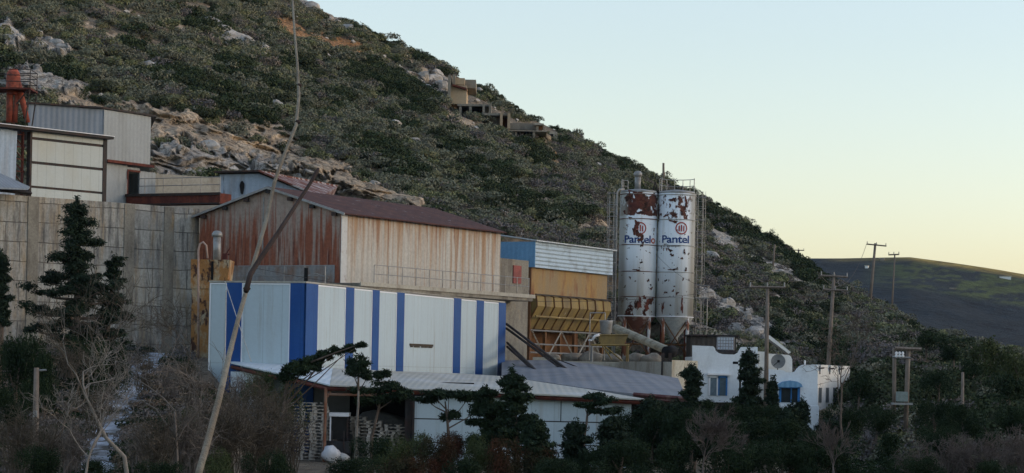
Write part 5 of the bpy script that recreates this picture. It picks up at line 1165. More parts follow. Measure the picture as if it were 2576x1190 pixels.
fbx('wall', 1283, 1352, 309, 327, yc_ + 2, 1, RUINC, r4); fbx('slab', 1270, 1376, 327, 331, yc_, 5, CONC_PALE, r4); fbx('column', 1349, 1355, 312, 328, yc_ + 1, .5, RUINC, r4); fbx('roof_slab', 1345, 1368, 310, 314, yc_ + .5, 3, CONC_PALE, r4); fbx('niche', 1355, 1364, 314, 327, yc_ + 1.5, 1, BROWN_RUST, r4)
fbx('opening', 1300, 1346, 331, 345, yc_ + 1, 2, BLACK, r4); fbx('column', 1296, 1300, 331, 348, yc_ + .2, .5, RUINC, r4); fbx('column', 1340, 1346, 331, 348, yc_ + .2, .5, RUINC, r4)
r5 = thing('concrete_ruin', 'small pale concrete hut right of the long terrace', 'ruin', P(1392, 345, yc_)); yd_ = hill_pt(1392, 350).y - 3
fbx('wall', 1383, 1402, 331, 347, yd_, 3, CONC_PALE, r5); fbx('doorway', 1384, 1392, 337, 347, yd_ - .05, .04, BLACK, r5)
yr_ = hill_pt(1440, 462).y
mb = MB().tube([P(1415, 452, yr_), P(1440, 458, yr_), P(1456, 462, yr_)], .22, 5); o = mb.build('stone_kerb', CONC_PALE, loc=P(1440, 460, yr_)); tag(o, 'short pale masonry edge below the ochre gully', 'wall')
# far white farm buildings
def fh(u, v): 
    t, s = ts(u, v); sr = np.interp(t, FT, FS); w = (s + .06) / (sr + .06); return float(520 / (1 - (1 - 520 / 1150.) * w))
for u, v, w, h, lab in ((2532, 701, 28, 10, 'long white farm building near the top of the far hill'), (2183, 672, 8, 6, 'tiny white hut left on the far hill'), (2222, 655, 9, 8, 'small brown hut on the far ridge beside the pole'), (2400, 728, 14, 4, 'faint grey hut in the middle of the far hill')):
    y = fh(u, v) - 3; q = P(u, v, y); k = px_m(y); f_ = thing('farm_building', lab, 'building', q - Vector((0, 0, h * k / 2)))
    MB().box((q.x, y + 3, q.z), (w * k, 6, h * k), -.2).build('wall', WHITE if 'white' in lab else CONC, f_)
    MB().box((q.x, y + 3, q.z + h * k / 2 + .15), (w * k + .5, 6.5, .3), -.2).build('roof', CONC_PALE, f_)
# concrete lane at lower left
mb = MB(); prof = [(76, 185, 285), (84, 205, 325), (92, 245, 345), (100, 280, 372), (108, 310, 400), (116, 355, 445), (121, 385, 458)]
ys_l = np.linspace(76, 121, 46); NLn = 9; vs = []
for i, y in enumerate(ys_l):
    ua, ub = np.interp(y, [p[0] for p in prof], [p[1] for p in prof]), np.interp(y, [p[0] for p in prof], [p[2] for p in prof])
    ua += 16 * (float(vn(y / 2.3, 3.1, 0, 8)) - .5) * 2; ub += 16 * (float(vn(y / 1.9, 8.7, 0, 9)) - .5) * 2
    for k in range(NLn):
        u = ua + (ub - ua) * k / (NLn - 1); x = ts(u, 1000)[0] * y; vs.append((x, y, float(yard(x, y)) + .10 + .10 * float(vn(x * 1.5, y * 1.2, 0, 4))))
mb.add(vs, [(i * NLn + k, i * NLn + k + 1, (i + 1) * NLn + k + 1, (i + 1) * NLn + k) for i in range(len(ys_l) - 1) for k in range(NLn - 1)]); o = mb.build('lane', ROAD, smooth=True); tag(o, kind='structure')
# ------------------------------------------------------------------ plants near the camera side
CONIF = leafmat('conifer_needles', (.012, .022, .014), (.040, .060, .036), (.024, .038, .026))
CONIF2 = leafmat('pine_needles', (.014, .026, .014), (.046, .070, .036), (.022, .038, .024))
BUSHD = leafmat('evergreen_leaves', (.010, .020, .010), (.034, .054, .026), (.020, .034, .018))
BUSHR = leafmat('rusty_tipped_leaves', (.022, .030, .016), (.050, .045, .025), (.080, .032, .020))
BUSHO = leafmat('olive_leaves', (.035, .050, .022), (.085, .105, .045), (.055, .070, .030))
BARKG = paint('pale_bark', (.25, .225, .195), (.14, .12, .10), .45, .65, 4, (1, 1, .4), .9, .2)
BARKD = paint('dark_bark', (.10, .078, .062), (.15, .12, .10), .4, .65, 4, rough=.95)
TWIGB = paint('brown_twigs', (.115, .095, .072), (.07, .058, .044), .4, .65, 3, rough=.95)
TWIGP = paint('pinkish_twigs', (.13, .11, .10), (.085, .068, .062), .4, .65, 3, rough=.95)
TWIGG = paint('grey_twigs', (.20, .175, .155), (.12, .10, .085), .4, .65, 3, rough=.95)
def rv(s=1.0): return Vector((random.gauss(0, s), random.gauss(0, s), random.gauss(0, s)))
def pads_to_leaves(pads, per, size, name, m, parent, flat=.5):
    c = []; o = []
    for p, rx_, rz_, k in pads:
        n = max(12, int(per * k)); d = rng.normal(size=(n, 3)); d /= np.linalg.norm(d, axis=1)[:, None] + 1e-9
        r_ = rng.random((n, 1)) ** .7 * 1.18; nn_ = 1 + .35 * np.sin(d[:, :1] * 5 + p.x) * np.cos(d[:, 1:2] * 4 + p.z)
        q = d * r_ * nn_ * np.array((rx_, rx_, rz_)) + np.array(p); c.append(q); o.append(d * .5)
    return leaf_mesh(name, np.concatenate(c) - np.array(ORG[parent.name]), size, m, outward=np.concatenate(o), elong=2.1, parent=parent, flat=flat)
def conifer(u, vt, vb, y, w, label, group=None, m=None, lean=0.0, dens=1.0, taper=1.0, name='conifer_tree', ragged=.35, zground=None, bark=None, padr=.33, top=.12):
    m = m or CONIF; base = P(u, vb, y); tip = P(u + lean, vt, y); k = px_m(y); H = tip.z - base.z; W_ = w * k / 2
    gz = zground if zground is not None else base.z - 2.5
    t = thing(name, label, 'tree', (base.x, y, gz), group)
    pts = [Vector((base.x - .1, y, gz))] + [base.lerp(tip, i / 6.) + Vector((random.uniform(-.05, .05) * H * .3, random.uniform(-.05, .05) * H * .3, 0)) * (1 if 0 < i < 6 else 0) for i in range(7)]
    r0 = .028 * H + .05
    MB().tube(pts, [r0] + [r0 * (1 - .9 * i / 6.) for i in range(7)], 7).build('trunk', bark or BARKD, t, True)
    pads = []; lim = MB(); n = int(17 + H * 5.2)
    for i in range(n):
        f = (i + random.random()) / n
        c = base.lerp(tip, .06 + .92 * f); an = i * 2.4 + random.uniform(-.5, .5)
        L_ = W_ * ((1 - f) ** taper * .95 + top) * random.uniform(1 - ragged * 1.6, 1 + ragged * .5)
        e = c + Vector((math.cos(an) * L_, math.sin(an) * L_, L_ * random.uniform(.05, .38)))
        mid = c.lerp(e, .5) + Vector((0, 0, -.06 * L_)); lim.tube([c, mid, e], [r0 * .32 * (1 - f) + .02, r0 * .2 * (1 - f) + .015, .01], 4, False)
        for q in range(2 + int(L_ > .7) + int(L_ > 1.3)):
            s_ = random.uniform(.35, 1.02); pp = c.lerp(e, s_) + Vector((random.uniform(-.2, .2) * L_, random.uniform(-.2, .2) * L_, random.uniform(-.02, .12) * L_))
            pr_ = max(.14, padr * random.uniform(.6, 1.15) * (W_ * .5 + .45)); pads.append((pp, pr_, pr_ * .46, 1.0))
    pads.append((tip, .14, .28, .5)); pads.append((tip - Vector((0, 0, .3)), .2, .25, .6))
    lim.build('limbs', bark or BARKD, t)
    pads_to_leaves(pads, 330 * dens, .046, 'crown', m, t)
    return t
def bare(root, L0, depth, m, name, label, group=None, r0=.06, spread=.55, up=.35, nchild=3, trunk_dir=Vector((0, 0, 1)), seed=0, cat='tree', shrink=.74, twist=.18, trunk=True):
    rs = random.Random(seed); t = thing(name, label, cat, root, group); tr = MB(); tw = MB()
    def grow(p, d, L, r, dep):
        n = 3; pts = [p]; q = p.copy(); dd = d.copy()
        for i in range(n):
            dd = (dd + Vector((rs.gauss(0, twist), rs.gauss(0, twist), rs.gauss(0, twist) + .04 * up))).normalized(); q = q + dd * L / n; pts.append(q.copy())
        r1 = r * .62; (tr if dep >= depth - 1 else tw).tube(pts, [r + (r1 - r) * i / n for i in range(n + 1)], 5 if dep >= depth - 1 else 3, False)
        if dep == 0: return
        for j in range(nchild + (1 if rs.random() < .4 else 0)):
            f = rs.uniform(.35, 1.0) if j else 1.0; k_ = min(n - 1, int(f * n)); s0 = pts[k_].lerp(pts[k_ + 1], f * n - k_) if f < 1 else pts[-1]
            nd_ = (dd + Vector((rs.gauss(0, spread), rs.gauss(0, spread), rs.gauss(0, spread * .8) + up * .5))).normalized()
            grow(s0, nd_, L * shrink * rs.uniform(.75, 1.15), max(r1 * rs.uniform(.6, .9), .007), dep - 1)
    grow(Vector(root), trunk_dir.normalized(), L0, r0, depth)
    tr.build('trunk', m, t, True); tw.build('twigs', m, t); return t
def thicket(u, v, y, wpx, hpx, n, m, label, seed, group=None, name='bare_shrub', r=.016):
    """many arching stems rising from one root"""
    rs = random.Random(seed); c = P(u, v, y); k = px_m(y); w, h = wpx * k / 2, hpx * k; t = thing(name, label, 'shrub', c, group); a = MB(); b_ = MB()
    for i in range(n):
        an = rs.random() * 6.283; sp = rs.uniform(.1, 1.0); e = c + Vector((math.cos(an) * w * sp, math.sin(an) * w * sp * .8, h * rs.uniform(.45, 1.05) * (1.1 - .35 * sp)))
        s0 = c + Vector((rs.uniform(-.35, .35) * w, rs.uniform(-.35, .35) * w, 0)); mid = s0.lerp(e, .5) + Vector((0, 0, h * .16))
        pts = [s0, s0.lerp(mid, .5) + Vector((rs.gauss(0, .05), 0, .05)), mid, mid.lerp(e, .5) + Vector((rs.gauss(0, .05), rs.gauss(0, .05), .05 * h)), e]
        a.tube(pts, [r * 1.4, r * 1.2, r, r * .7, r * .4], 3, False)
        for q in range(7):
            f = rs.uniform(.3, 1); j = min(3, int(f * 4)); p0 = pts[j].lerp(pts[j + 1], f * 4 - j); L = h * rs.uniform(.12, .34)
            d = Vector((rs.gauss(0, .6), rs.gauss(0, .6), rs.gauss(.35, .5))).normalized(); p1 = p0 + d * L * .5; d2 = (d + Vector((rs.gauss(0, .4), rs.gauss(0, .4), rs.gauss(0, .4)))).normalized(); p2 = p1 + d2 * L * .5
            b_.tube([p0, p1, p2], [r * .6, r * .45, r * .3], 3, False)
            for z in range(2): d3 = (d + Vector((rs.gauss(0, .7), rs.gauss(0, .7), rs.gauss(0, .7)))).normalized(); b_.tube([p1, p1 + d3 * L * .4], [r * .4, r * .25], 3, False)
    a.build('stems', m, t); b_.build('twigs', m, t); return t
# bush templates (unit radius), copied with shared meshes
def bush_mesh(name, n, size, m, seed, lumps=14):
    r = np.random.default_rng(seed); cs = np.concatenate([r.normal(size=(lumps, 2)) * .42, r.random((lumps, 1)) * .75 + .05], 1); cs[:, :2] *= (1.1 - cs[:, 2:3] * .5); rs_ = .22 + .22 * r.random(lumps)
    k = r.integers(0, lumps, n); d = r.normal(size=(n, 3)); d /= np.linalg.norm(d, axis=1)[:, None]
    p = cs[k] + d * (rs_[k] * (.55 + .5 * r.random(n)))[:, None]
    sp = r.random(n) < .1; p[sp] += d[sp] * .12
    return leaf_mesh(name, p, size, m, outward=d * .7, elong=1.3, link=False)
BM = {'dark': [bush_mesh('evergreen_bush', 9000, .026, BUSHD, 300 + i) for i in range(3)], 'rusty': [bush_mesh('rusty_bush', 8000, .026, BUSHR, 310 + i) for i in range(2)],
      'olive': [bush_mesh('olive_bush', 7000, .026, BUSHO, 320 + i) for i in range(2)], 'far': [bush_mesh('hill_bush', 2600, .045, BUSHD, 330 + i, 10) for i in range(3)], 'faro': [bush_mesh('hill_bush', 2600, .045, BUSHO, 340 + i, 10) for i in range(2)]}
STEM = MB().tube([(0, 0, -.5), (.02, 0, .1), (.1, .05, .5)], [.06, .05, .02], 6).tube([(0, 0, .05), (-.25, .1, .45)], [.04, .015], 5).tube([(0, 0, .0), (.1, -.25, .4)], [.04, .015], 5)
stem_me = bpy.data.meshes.new('bush_stem'); stem_me.from_pydata(STEM.v, [], STEM.f); stem_me.materials.append(BARKD)
cnt = [0]
def bush(u, v, wpx, hpx, y, kind, label, group=None, dz=0.0, cat='bush', name='evergreen_bush'):
    cnt[0] += 1; p = P(u, v, y) + Vector((0, 0, dz)); k = px_m(y)
    o = bpy.data.objects.new(name, None); col.objects.link(o); o.location = p; tag(o, label, cat, group)
    o.scale = (wpx * k / 2 / .95, wpx * k / 2 / .95, hpx * k / 1.12); o.rotation_euler.z = cnt[0] * 1.7
    ms = BM[kind]; a = bpy.data.objects.new('foliage', ms[cnt[0] % len(ms)]); a.parent = o; col.objects.link(a)
    s_ = bpy.data.objects.new('stem', stem_me); s_.parent = o; col.objects.link(s_); return o
# hillside bushes one can tell apart
for i, (u, v, w, h, kd, lab) in enumerate([
    (905, 205, 60, 34, 'far', 'left dome of the big dark bush clump below the ridge'), (950, 225, 75, 46, 'far', 'middle dome of the big dark bush clump left of the ruins'), (1000, 248, 70, 48, 'far', 'right dome of the big dark bush clump left of the ruins'), (1040, 272, 50, 36, 'far', 'lowest bush of the dark clump left of the ruins'),
    (742, 190, 46, 28, 'far', 'dark bush just right of the tall dry stem'), (775, 118, 48, 24, 'far', 'dark bush between the two orange soil patches'), (960, 418, 60, 36, 'far', 'dark bush above the right part of the cliff'), (1008, 430, 50, 30, 'far', 'dark bush right of the one above the cliff'),
    (1225, 458, 60, 34, 'far', 'round dark bush in the middle of the slope'), (1262, 512, 66, 38, 'far', 'dark bush above the blue hopper building left end'), (1395, 560, 80, 34, 'far', 'wide dark bush right above the blue hopper roof'), (1330, 408, 52, 34, 'far', 'dark bush under the ruin terrace'),
    (1362, 424, 40, 26, 'far', 'small dark bush beside the ochre gully'), (1935, 612, 44, 40, 'far', 'round dark tree standing out on the ridge'), (1962, 640, 46, 34, 'far', 'dark bush just right of the round ridge tree'), (2229, 783, 42, 32, 'far', 'dark round bush at the foot of the thin pole'),
    (1745, 492, 40, 26, 'far', 'dark bush behind the silo top railing'), (2010, 880, 100, 56, 'far', 'large dark bush behind the white houses'), (1950, 858, 80, 46, 'far', 'dark bush left of the pole behind the houses'), (2075, 905, 70, 50, 'far', 'dark bush just behind the battlemented house'),
    (1900, 590, 60, 30, 'far', 'low dark bush left of the round ridge tree'), (2020, 690, 60, 34, 'far', 'dark bush on the ridge above the two armed pole'), (1108, 188, 34, 14, 'far', 'small dark bush beside the tan ruin'), (1406, 330, 26, 20, 'far', 'feathery bush on the ridge past the last ruin'),
    (410, 225, 56, 30, 'far', 'upper left bush of the long dark band on the slope'), (470, 250, 70, 40, 'far', 'second bush of the long dark band on the slope'), (530, 275, 76, 44, 'far', 'third bush of the long dark band on the slope'), (595, 298, 76, 40, 'far', 'fourth bush of the long dark band on the slope'), (650, 318, 50, 30, 'far', 'last bush of the long dark band near the dry stem'),
    (215, 248, 60, 34, 'faro', 'green bush above the grey steel hall roof'), (250, 262, 50, 28, 'far', 'dark bush right above the grey steel hall roof'), (450, 318, 56, 26, 'far', 'dark bush at the top edge of the cliff'), (640, 352, 34, 24, 'far', 'dark bush in a notch of the cliff'), (780, 392, 36, 22, 'far', 'small dark bush hanging on the cliff face'),
    (1140, 392, 50, 22, 'far', 'dark bush low on the middle slope'), (140, 205, 70, 30, 'far', 'dark bush right of the red separator'), (335, 142, 44, 24, 'far', 'dark bush high on the left slope'), (620, 195, 70, 28, 'far', 'dark bush left of the tall dry stem'), (1585, 470, 50, 24, 'far', 'dark bush on the ridge left of the silos'),
    (1345, 350, 40, 20, 'faro', 'green shrub just under the terrace ruin')]):
    hp = hill_pt(u, v); bush(u, v, w, h, hp.y, kd, lab, 'dark bushes on the hillside', -.2)
# boulders and stones
ROCKM = paint('pale_limestone', (.44, .43, .41), (.30, .285, .26), .42, .6, 1.2, (1, 1, 1), .95, .3, c3=(.36, .28, .19), lo3=.60, hi3=.68)
def boulder_mesh(seed):
    rs = np.random.default_rng(seed); mb = MB(); M_, N_ = 9, 14; vs = []; pl = rs.normal(size=(9, 3)); pl /= np.linalg.norm(pl, axis=1)[:, None]; dd = .55 + .4 * rs.random(9)
    for i in range(M_ + 1):
        th = math.pi * i / M_
        for k in range(N_):
            f = 6.2832 * k / N_; d = np.array((math.sin(th) * math.cos(f), math.sin(th) * math.sin(f), math.cos(th)))
            r_ = min([1.0] + [q / max(1e-6, float(d @ p)) for p, q in zip(pl, dd) if d @ p > .05]) * (1 + .05 * math.sin(9 * d[0] + seed) * math.cos(8 * d[2])); vs.append(tuple(d * r_))
    mb.add(vs, [(i * N_ + k, (i + 1) * N_ + k, (i + 1) * N_ + (k + 1) % N_, i * N_ + (k + 1) % N_) for i in range(M_) for k in range(N_)])
    me = bpy.data.meshes.new('boulder'); me.from_pydata(mb.v, [], mb.f); wall_uv(me); me.materials.append(ROCKM); return me
BMS = [boulder_mesh(70 + i) for i in range(6)]
ZN = [('on the upper left slope', [(25, 88), (40, 62), (48, 100), (140, 118), (158, 128), (128, 110), (170, 120), (95, 90), (300, 70), (345, 88), (370, 172), (18, 215)]),
      ('in the pale outcrop left of the tall dry stem', [(575, 92), (590, 104), (612, 112), (628, 124), (560, 84), (645, 140), (600, 150), (530, 70), (660, 128)]),
      ('along the ridge right of the tall dry stem', [(780, 22), (806, 36), (828, 50), (850, 62), (762, 12), (870, 80)]),
      ('around the ruins on the ridge', [(1090, 205), (1105, 222), (1062, 196), (1120, 250), (1078, 232), (1100, 190), (1205, 232)]),
      ('on the middle slope', [(990, 320), (1040, 360), (700, 270), (520, 380), (450, 200), (880, 300), (1150, 380), (1120, 345), (940, 470), (1440, 500), (1260, 540), (1010, 465), (830, 225)]),
      ('on the slope right of the silos', [(1800, 600), (1850, 650), (1905, 705), (1960, 690), (1785, 650), (1830, 765), (1870, 800), (1895, 840), (1925, 862), (1850, 835), (1770, 745), (2000, 740), (2240, 880)])]
bi = 0
for zn, pts in ZN:
    for u, v in pts:
        hp = hill_pt(u, v); o = bpy.data.objects.new('boulder', BMS[bi % 6]); col.objects.link(o); s_ = random.uniform(.45, 1.0) * (1.35 if 'outcrop' in zn or 'ridge' in zn else 1)
        o.location = hp + Vector((0, -.4, .05)); o.scale = (s_ * 1.25, s_, s_ * .8); o.rotation_euler = (random.uniform(-.3, .3), random.uniform(-.3, .3), random.random() * 6.28)
        tag(o, 'pale limestone boulder ' + zn, 'boulder', 'boulders ' + zn); bi += 1
NS = 1600
t2 = rng.uniform(-.27, .26, NS); a0_, a1_ = f_y0(t2), _yr(t2); yq = a0_ + (a1_ - a0_) * rng.random(NS) ** 1.1; xq = t2 * yq; zq = hill_z(xq, yq) + np.clip((a1_ - yq) / 25, .15, 1) * (fbm(xq / 7, yq / 9, 0, 4, 3) - .48) * 2.0
ok = fbm(xq / 14, yq / 20, 0, 3, 123) > .46; vv = []; ff_ = []
for x, y, z in zip(xq[ok], yq[ok], zq[ok]):
    s_ = random.uniform(.14, .46) ** 1.0; n0 = len(vv)
    for dx, dy, dz in ((1, 0, 0), (0, 1, 0), (-1, 0, 0), (0, -1, 0), (0, 0, 1), (0, 0, -1), (.7, .6, .5), (-.6, -.7, .5)): vv.append((x + dx * s_ * random.uniform(.7, 1.3), y + dy * s_ * random.uniform(.7, 1.2), z + .18 + dz * s_ * random.uniform(.6, 1.0)))
    ff_ += [tuple(n0 + i for i in f) for f in ((0, 6, 4), (6, 1, 4), (1, 2, 4), (2, 7, 4), (7, 3, 4), (3, 0, 4), (0, 1, 6), (2, 3, 7), (1, 0, 5), (2, 1, 5), (3, 2, 5), (0, 3, 5))]
o = MB().add(vv, ff_).build('stones', ROCKM); tag(o, 'small pale stones strewn through the hillside scrub', 'stones', kind='stuff')
# right hand slope and its foot
for i, (u, v, w, h, y, kd, lab) in enumerate([
    (2330, 880, 90, 48, 165, 'far', 'dark bush on the slope edge against the far hill'), (2400, 905, 80, 42, 160, 'far', 'dark bush below the slope edge near frame right'), (2490, 935, 120, 84, 140, 'faro', 'large rounded tree at the slope edge far right'), (2560, 950, 90, 76, 138, 'faro', 'tree cut by the right picture edge'),
    (2440, 960, 90, 60, 135, 'far', 'dark bush below the large rounded tree'), (2540, 1010, 110, 70, 125, 'far', 'dark bush below the tree at the right edge'), (2362, 985, 80, 56, 128, 'far', 'dark bush right of the transformer frame'),
    (2160, 1000, 90, 70, 130, 'far', 'dark bush right beside the battlemented house'), (2205, 1085, 100, 70, 112, 'dark', 'dark bush left of the transformer poles'), (2352, 1075, 110, 74, 108, 'dark', 'dark bush right of the transformer poles'), (2430, 1090, 120, 80, 104, 'dark', 'dark bush behind the slim pole'), (2540, 1095, 130, 80, 100, 'dark', 'dark bush above the bare brush at right edge'),
    (2130, 1110, 120, 90, 100, 'dark', 'dark bush below the tan boulders'), (2245, 1165, 130, 80, 95, 'dark', 'dark bush under the transformer frame'), (2380, 1150, 130, 80, 92, 'dark', 'dark bush behind the short post'), (2500, 1160, 130, 80, 90, 'dark', 'dark bush behind the pale bare brush')]):
    bush(u, v, w, h, y, kd, lab, 'dark bushes on the right hand slope')
# dark mass along the bottom
for i, (u, v, w, h, y, kd, lab) in enumerate([
    (1640, 1120, 150, 100, 88, 'dark', 'big dark bush right of the white panel front'), (1740, 1130, 160, 110, 86, 'dark', 'big dark bush below the low cream wall'), (1850, 1130, 170, 90, 86, 'dark', 'big dark bush in front of the first white house'), (1960, 1135, 170, 90, 85, 'dark', 'big dark bush below the arched window'), (2060, 1165, 150, 84, 84, 'dark', 'big dark bush in front of the battlemented house'),
    (1560, 1190, 170, 90, 80, 'dark', 'low dark bush under the white panels'), (1690, 1210, 180, 110, 78, 'dark', 'low dark bush left behind the pink bare tree'), (1830, 1215, 190, 120, 77, 'dark', 'low dark bush right behind the pink bare tree'), (1970, 1215, 190, 110, 77, 'dark', 'low dark bush at the bottom edge, centre right'), (2110, 1215, 180, 100, 77, 'dark', 'low dark bush at the bottom edge left of the brush'), (2260, 1225, 180, 80, 76, 'dark', 'low dark bush at the bottom edge behind the brush'), (2420, 1230, 180, 70, 76, 'dark', 'low dark bush at the bottom edge near right corner'),
    (1010, 1195, 130, 100, 82, 'olive', 'olive green bush before the rightmost pallets'), (1100, 1200, 150, 112, 80, 'rusty', 'dark bush with rust brown tips below the shelter'), (1190, 1190, 120, 100, 81, 'olive', 'olive bush left of the layered conifer'), (1270, 1205, 140, 110, 79, 'rusty', 'rust tipped bush below the white panels'), (900, 1215, 150, 70, 78, 'dark', 'low dark bush in front of the pallets'), (1010, 1225, 170, 80, 76, 'rusty', 'low rust tipped bush at the bottom edge'), (1150, 1230, 180, 80, 75, 'dark', 'low dark bush at the bottom edge, centre'), (1400, 1225, 170, 76, 76, 'dark', 'low dark bush at the bottom below white panels'),
    (40, 1000, 150, 170, 92, 'dark', 'large dark evergreen at the left picture edge'), (110, 1010, 120, 130, 90, 'dark', 'dark evergreen right of the left edge one'), (200, 985, 150, 140, 94, 'dark', 'dark bush at the foot of the left conifer'), (270, 960, 110, 110, 97, 'dark', 'dark bush right of the left conifer foot'), (20, 1060, 120, 90, 80, 'dark', 'low dark bush at the left edge'), (660, 1010, 110, 80, 88, 'olive', 'dark green bush under the white shelter corner'), (720, 1060, 90, 110, 90, 'olive', 'bush left of the tall pallet stack'), (250, 1215, 160, 60, 66, 'dark', 'low dark bush at bottom left before the lane')]):
    bush(u, v, w, h, y, kd, lab, 'evergreen bushes along the bottom')
for i, (u, v, w, h, y, kd) in enumerate([(960, 1170, 110, 76, 84, 'dark'), (1060, 1165, 110, 80, 84, 'olive'), (1140, 1160, 100, 76, 85, 'rusty'), (1225, 1150, 110, 70, 84, 'dark'), (1345, 1190, 120, 80, 80, 'rusty'), (1480, 1200, 130, 70, 80, 'dark'), (1580, 1120, 110, 90, 92, 'dark'), (1660, 1070, 110, 70, 96, 'dark'), (1770, 1060, 110, 60, 98, 'dark'), (1840, 1070, 110, 60, 98, 'dark'), (1930, 1075, 120, 60, 97, 'dark'), (2010, 1110, 110, 56, 96, 'dark')]):
    bush(u, v, w, h, y, kd, 'evergreen bush ' + ['before the slim pine foot', 'before the spreading pine foot', 'under the flat topped pine', 'left of the layered conifer foot', 'right of the layered conifer foot', 'under the lowest white panel', 'at the right end of the white panels', 'under the maroon fascia of the grey roof', 'below the low cream wall corner', 'below the first white house window', 'below the brown pole', 'below the arched window terrace'][i], 'evergreen bushes before the sheds')
# undergrowth on the near banks
uc = bpy.data.collections.new('undergrowth_kinds')
for j, (ms_, nm_) in enumerate([(LEAF['dark'], 'd'), (LEAF['purple_grey'], 'p'), (BUSHD, 'e'), (leafmat('dry_bank_grass', (.10, .085, .06), (.16, .13, .095), (.12, .09, .07)), 'g')]):
    p, d = dome_points(420, 5, .8, 400 + j); me = leaf_mesh('undergrowth_tuft', p, .085, ms_, outward=d * .9, link=False); o = bpy.data.objects.new('u%d_tuft' % j, me); uc.objects.link(o)
NU = 9000; yu = rng.uniform(58, 122, NU); uu_ = np.where(rng.random(NU) < .6, rng.uniform(-40, 560, NU), rng.uniform(2040, 2640, NU)); xu = (uu_ - 1288) / FPX * yu; zu = hill_z(xu, yu)
pl_ = [(76, 185, 285), (84, 205, 325), (92, 245, 345), (100, 280, 372), (108, 310, 400), (116, 355, 445), (121, 385, 458)]
lo_u, hi_u = np.interp(yu, [p[0] for p in pl_], [p[1] for p in pl_]), np.interp(yu, [p[0] for p in pl_], [p[2] for p in pl_])
ku = ~((uu_ > lo_u - 4) & (uu_ < hi_u + 4)) & ~((uu_ > 470) & (yu > 104)); ku |= (rng.random(NU) < .02) & (uu_ < 450); ku &= (uu_ < 600) | (yu < 118)
kd_ = np.where(uu_ > 1500, rng.choice([0, 0, 2, 2, 1], NU), rng.choice([0, 1, 2, 3, 3, 1], NU))
me = bpy.data.meshes.new('undergrowth'); s_i = np.where(ku)[0]; me.vertices.add(len(s_i)); me.vertices.foreach_set('co', np.stack([xu[s_i], yu[s_i], zu[s_i] - .05], -1).astype(np.float32).ravel())
for nm, arr, tp_ in (('kind', kd_[s_i].astype(np.int32), 'INT'), ('size', (.25 + .5 * rng.random(len(s_i)) ** 1.5).astype(np.float32), 'FLOAT'), ('turn', (rng.random(len(s_i)) * 6.28).astype(np.float32), 'FLOAT')): me.attributes.new(nm, tp_, 'POINT').data.foreach_set('value', arr)
ug = link_mesh('undergrowth', me); tag(ug, 'dark low undergrowth and dry grass on the near banks', 'undergrowth', kind='stuff'); instancer(ug, uc)
for u, v, w, h, y, kd, lab in ((90, 1205, 120, 90, 68, 'dark', 'dark bush under the grey lamp pole'), (400, 1225, 120, 70, 64, 'dark', 'dark bush right of the lane at the bottom edge'), (560, 1215, 120, 90, 66, 'olive', 'green bush behind the foot of the dry stem'), (690, 1220, 110, 90, 69, 'dark', 'dark bush left of the bulk sack'), (470, 1080, 90, 60, 84, 'olive', 'green bush in the middle of the brown thickets'), (590, 1120, 90, 60, 78, 'dark', 'dark bush below the white hut'), (2330, 1205, 110, 60, 62, 'dark', 'dark bush at the bottom left of the pale brush'), (2500, 1215, 110, 60, 60, 'dark', 'dark bush within the pale brush')):
    bush(u, v, w, h, y, kd, lab, 'evergreen bushes among the bare brush')
# conifers
conifer(188, 508, 900, 104, 255, 'tall ragged dark conifer in front of the retaining wall', None, CONIF, 6, .8, .75, ragged=.5, zground=-2.5, top=.03, padr=.28)
conifer(262, 650, 900, 106, 120, 'smaller leaning conifer right behind the tall ragged one', None, CONIF, 24, .45, .5, ragged=.6, zground=-2.5, top=.2, padr=.26)
conifer(2, 640, 830, 100, 60, 'conifer just showing at the left picture edge', None, CONIF, 0, .8, .7, zground=-2.5)
conifer(1300, 940, 1150, 84, 105, 'layered dark conifer before the white panel front', None, CONIF2, -10, .9, .55, ragged=.5)
conifer(1235, 985, 1130, 85, 90, 'drooping dark conifer left of the layered one', None, CONIF2, -15, .8, .4, ragged=.6, top=.3)
conifer(1345, 1060, 1200, 80, 90, 'short rust shaded conifer right of the layered one', None, CONIF2, 0, .8, .5, ragged=.5)
conifer(1440, 1070, 1200, 84, 110, 'short broad conifer before the lowest white panels', None, CONIF, 10, .9, .5, ragged=.5)
conifer(1540, 1055, 1200, 84, 120, 'broad conifer at the right end of the white panels', None, CONIF, 0, .9, .5, ragged=.4)
conifer(1620, 1010, 1190, 92, 120, 'dark conifer under the grey roof corner', None, CONIF, 20, .9, .5)
conifer(1745, 925, 1130, 96, 90, 'pointed dark conifer before the low cream wall', None, CONIF, -5, .9, .7, ragged=.45)
conifer(1800, 1035, 1150, 90, 90, 'dark low conifer below the first white house window', None, CONIF, 0, .9, .5)
conifer(1885, 888, 1130, 100, 100, 'tall pointed conifer in front of the first white house', None, CONIF, -2, 1.0, .75, ragged=.4)
conifer(1942, 960, 1120, 99, 30, 'slim conifer just right of the brown pole', None, CONIF, 2, .8, .7)
conifer(2018, 1012, 1120, 97, 30, 'small pointed conifer before the arched window', None, CONIF, 0, .9, .7)
conifer(2080, 1062, 1180, 90, 110, 'dark conifer below the battlemented house corner', None, CONIF, 0, .9, .5)
conifer(1990, 1030, 1180, 88, 110, 'dark conifer below the white terrace wall', None, CONIF, 0, .9, .5)
conifer(1700, 1020, 1180, 88, 120, 'dark conifer behind the pink bare tree', None, CONIF, 0, .9, .5)
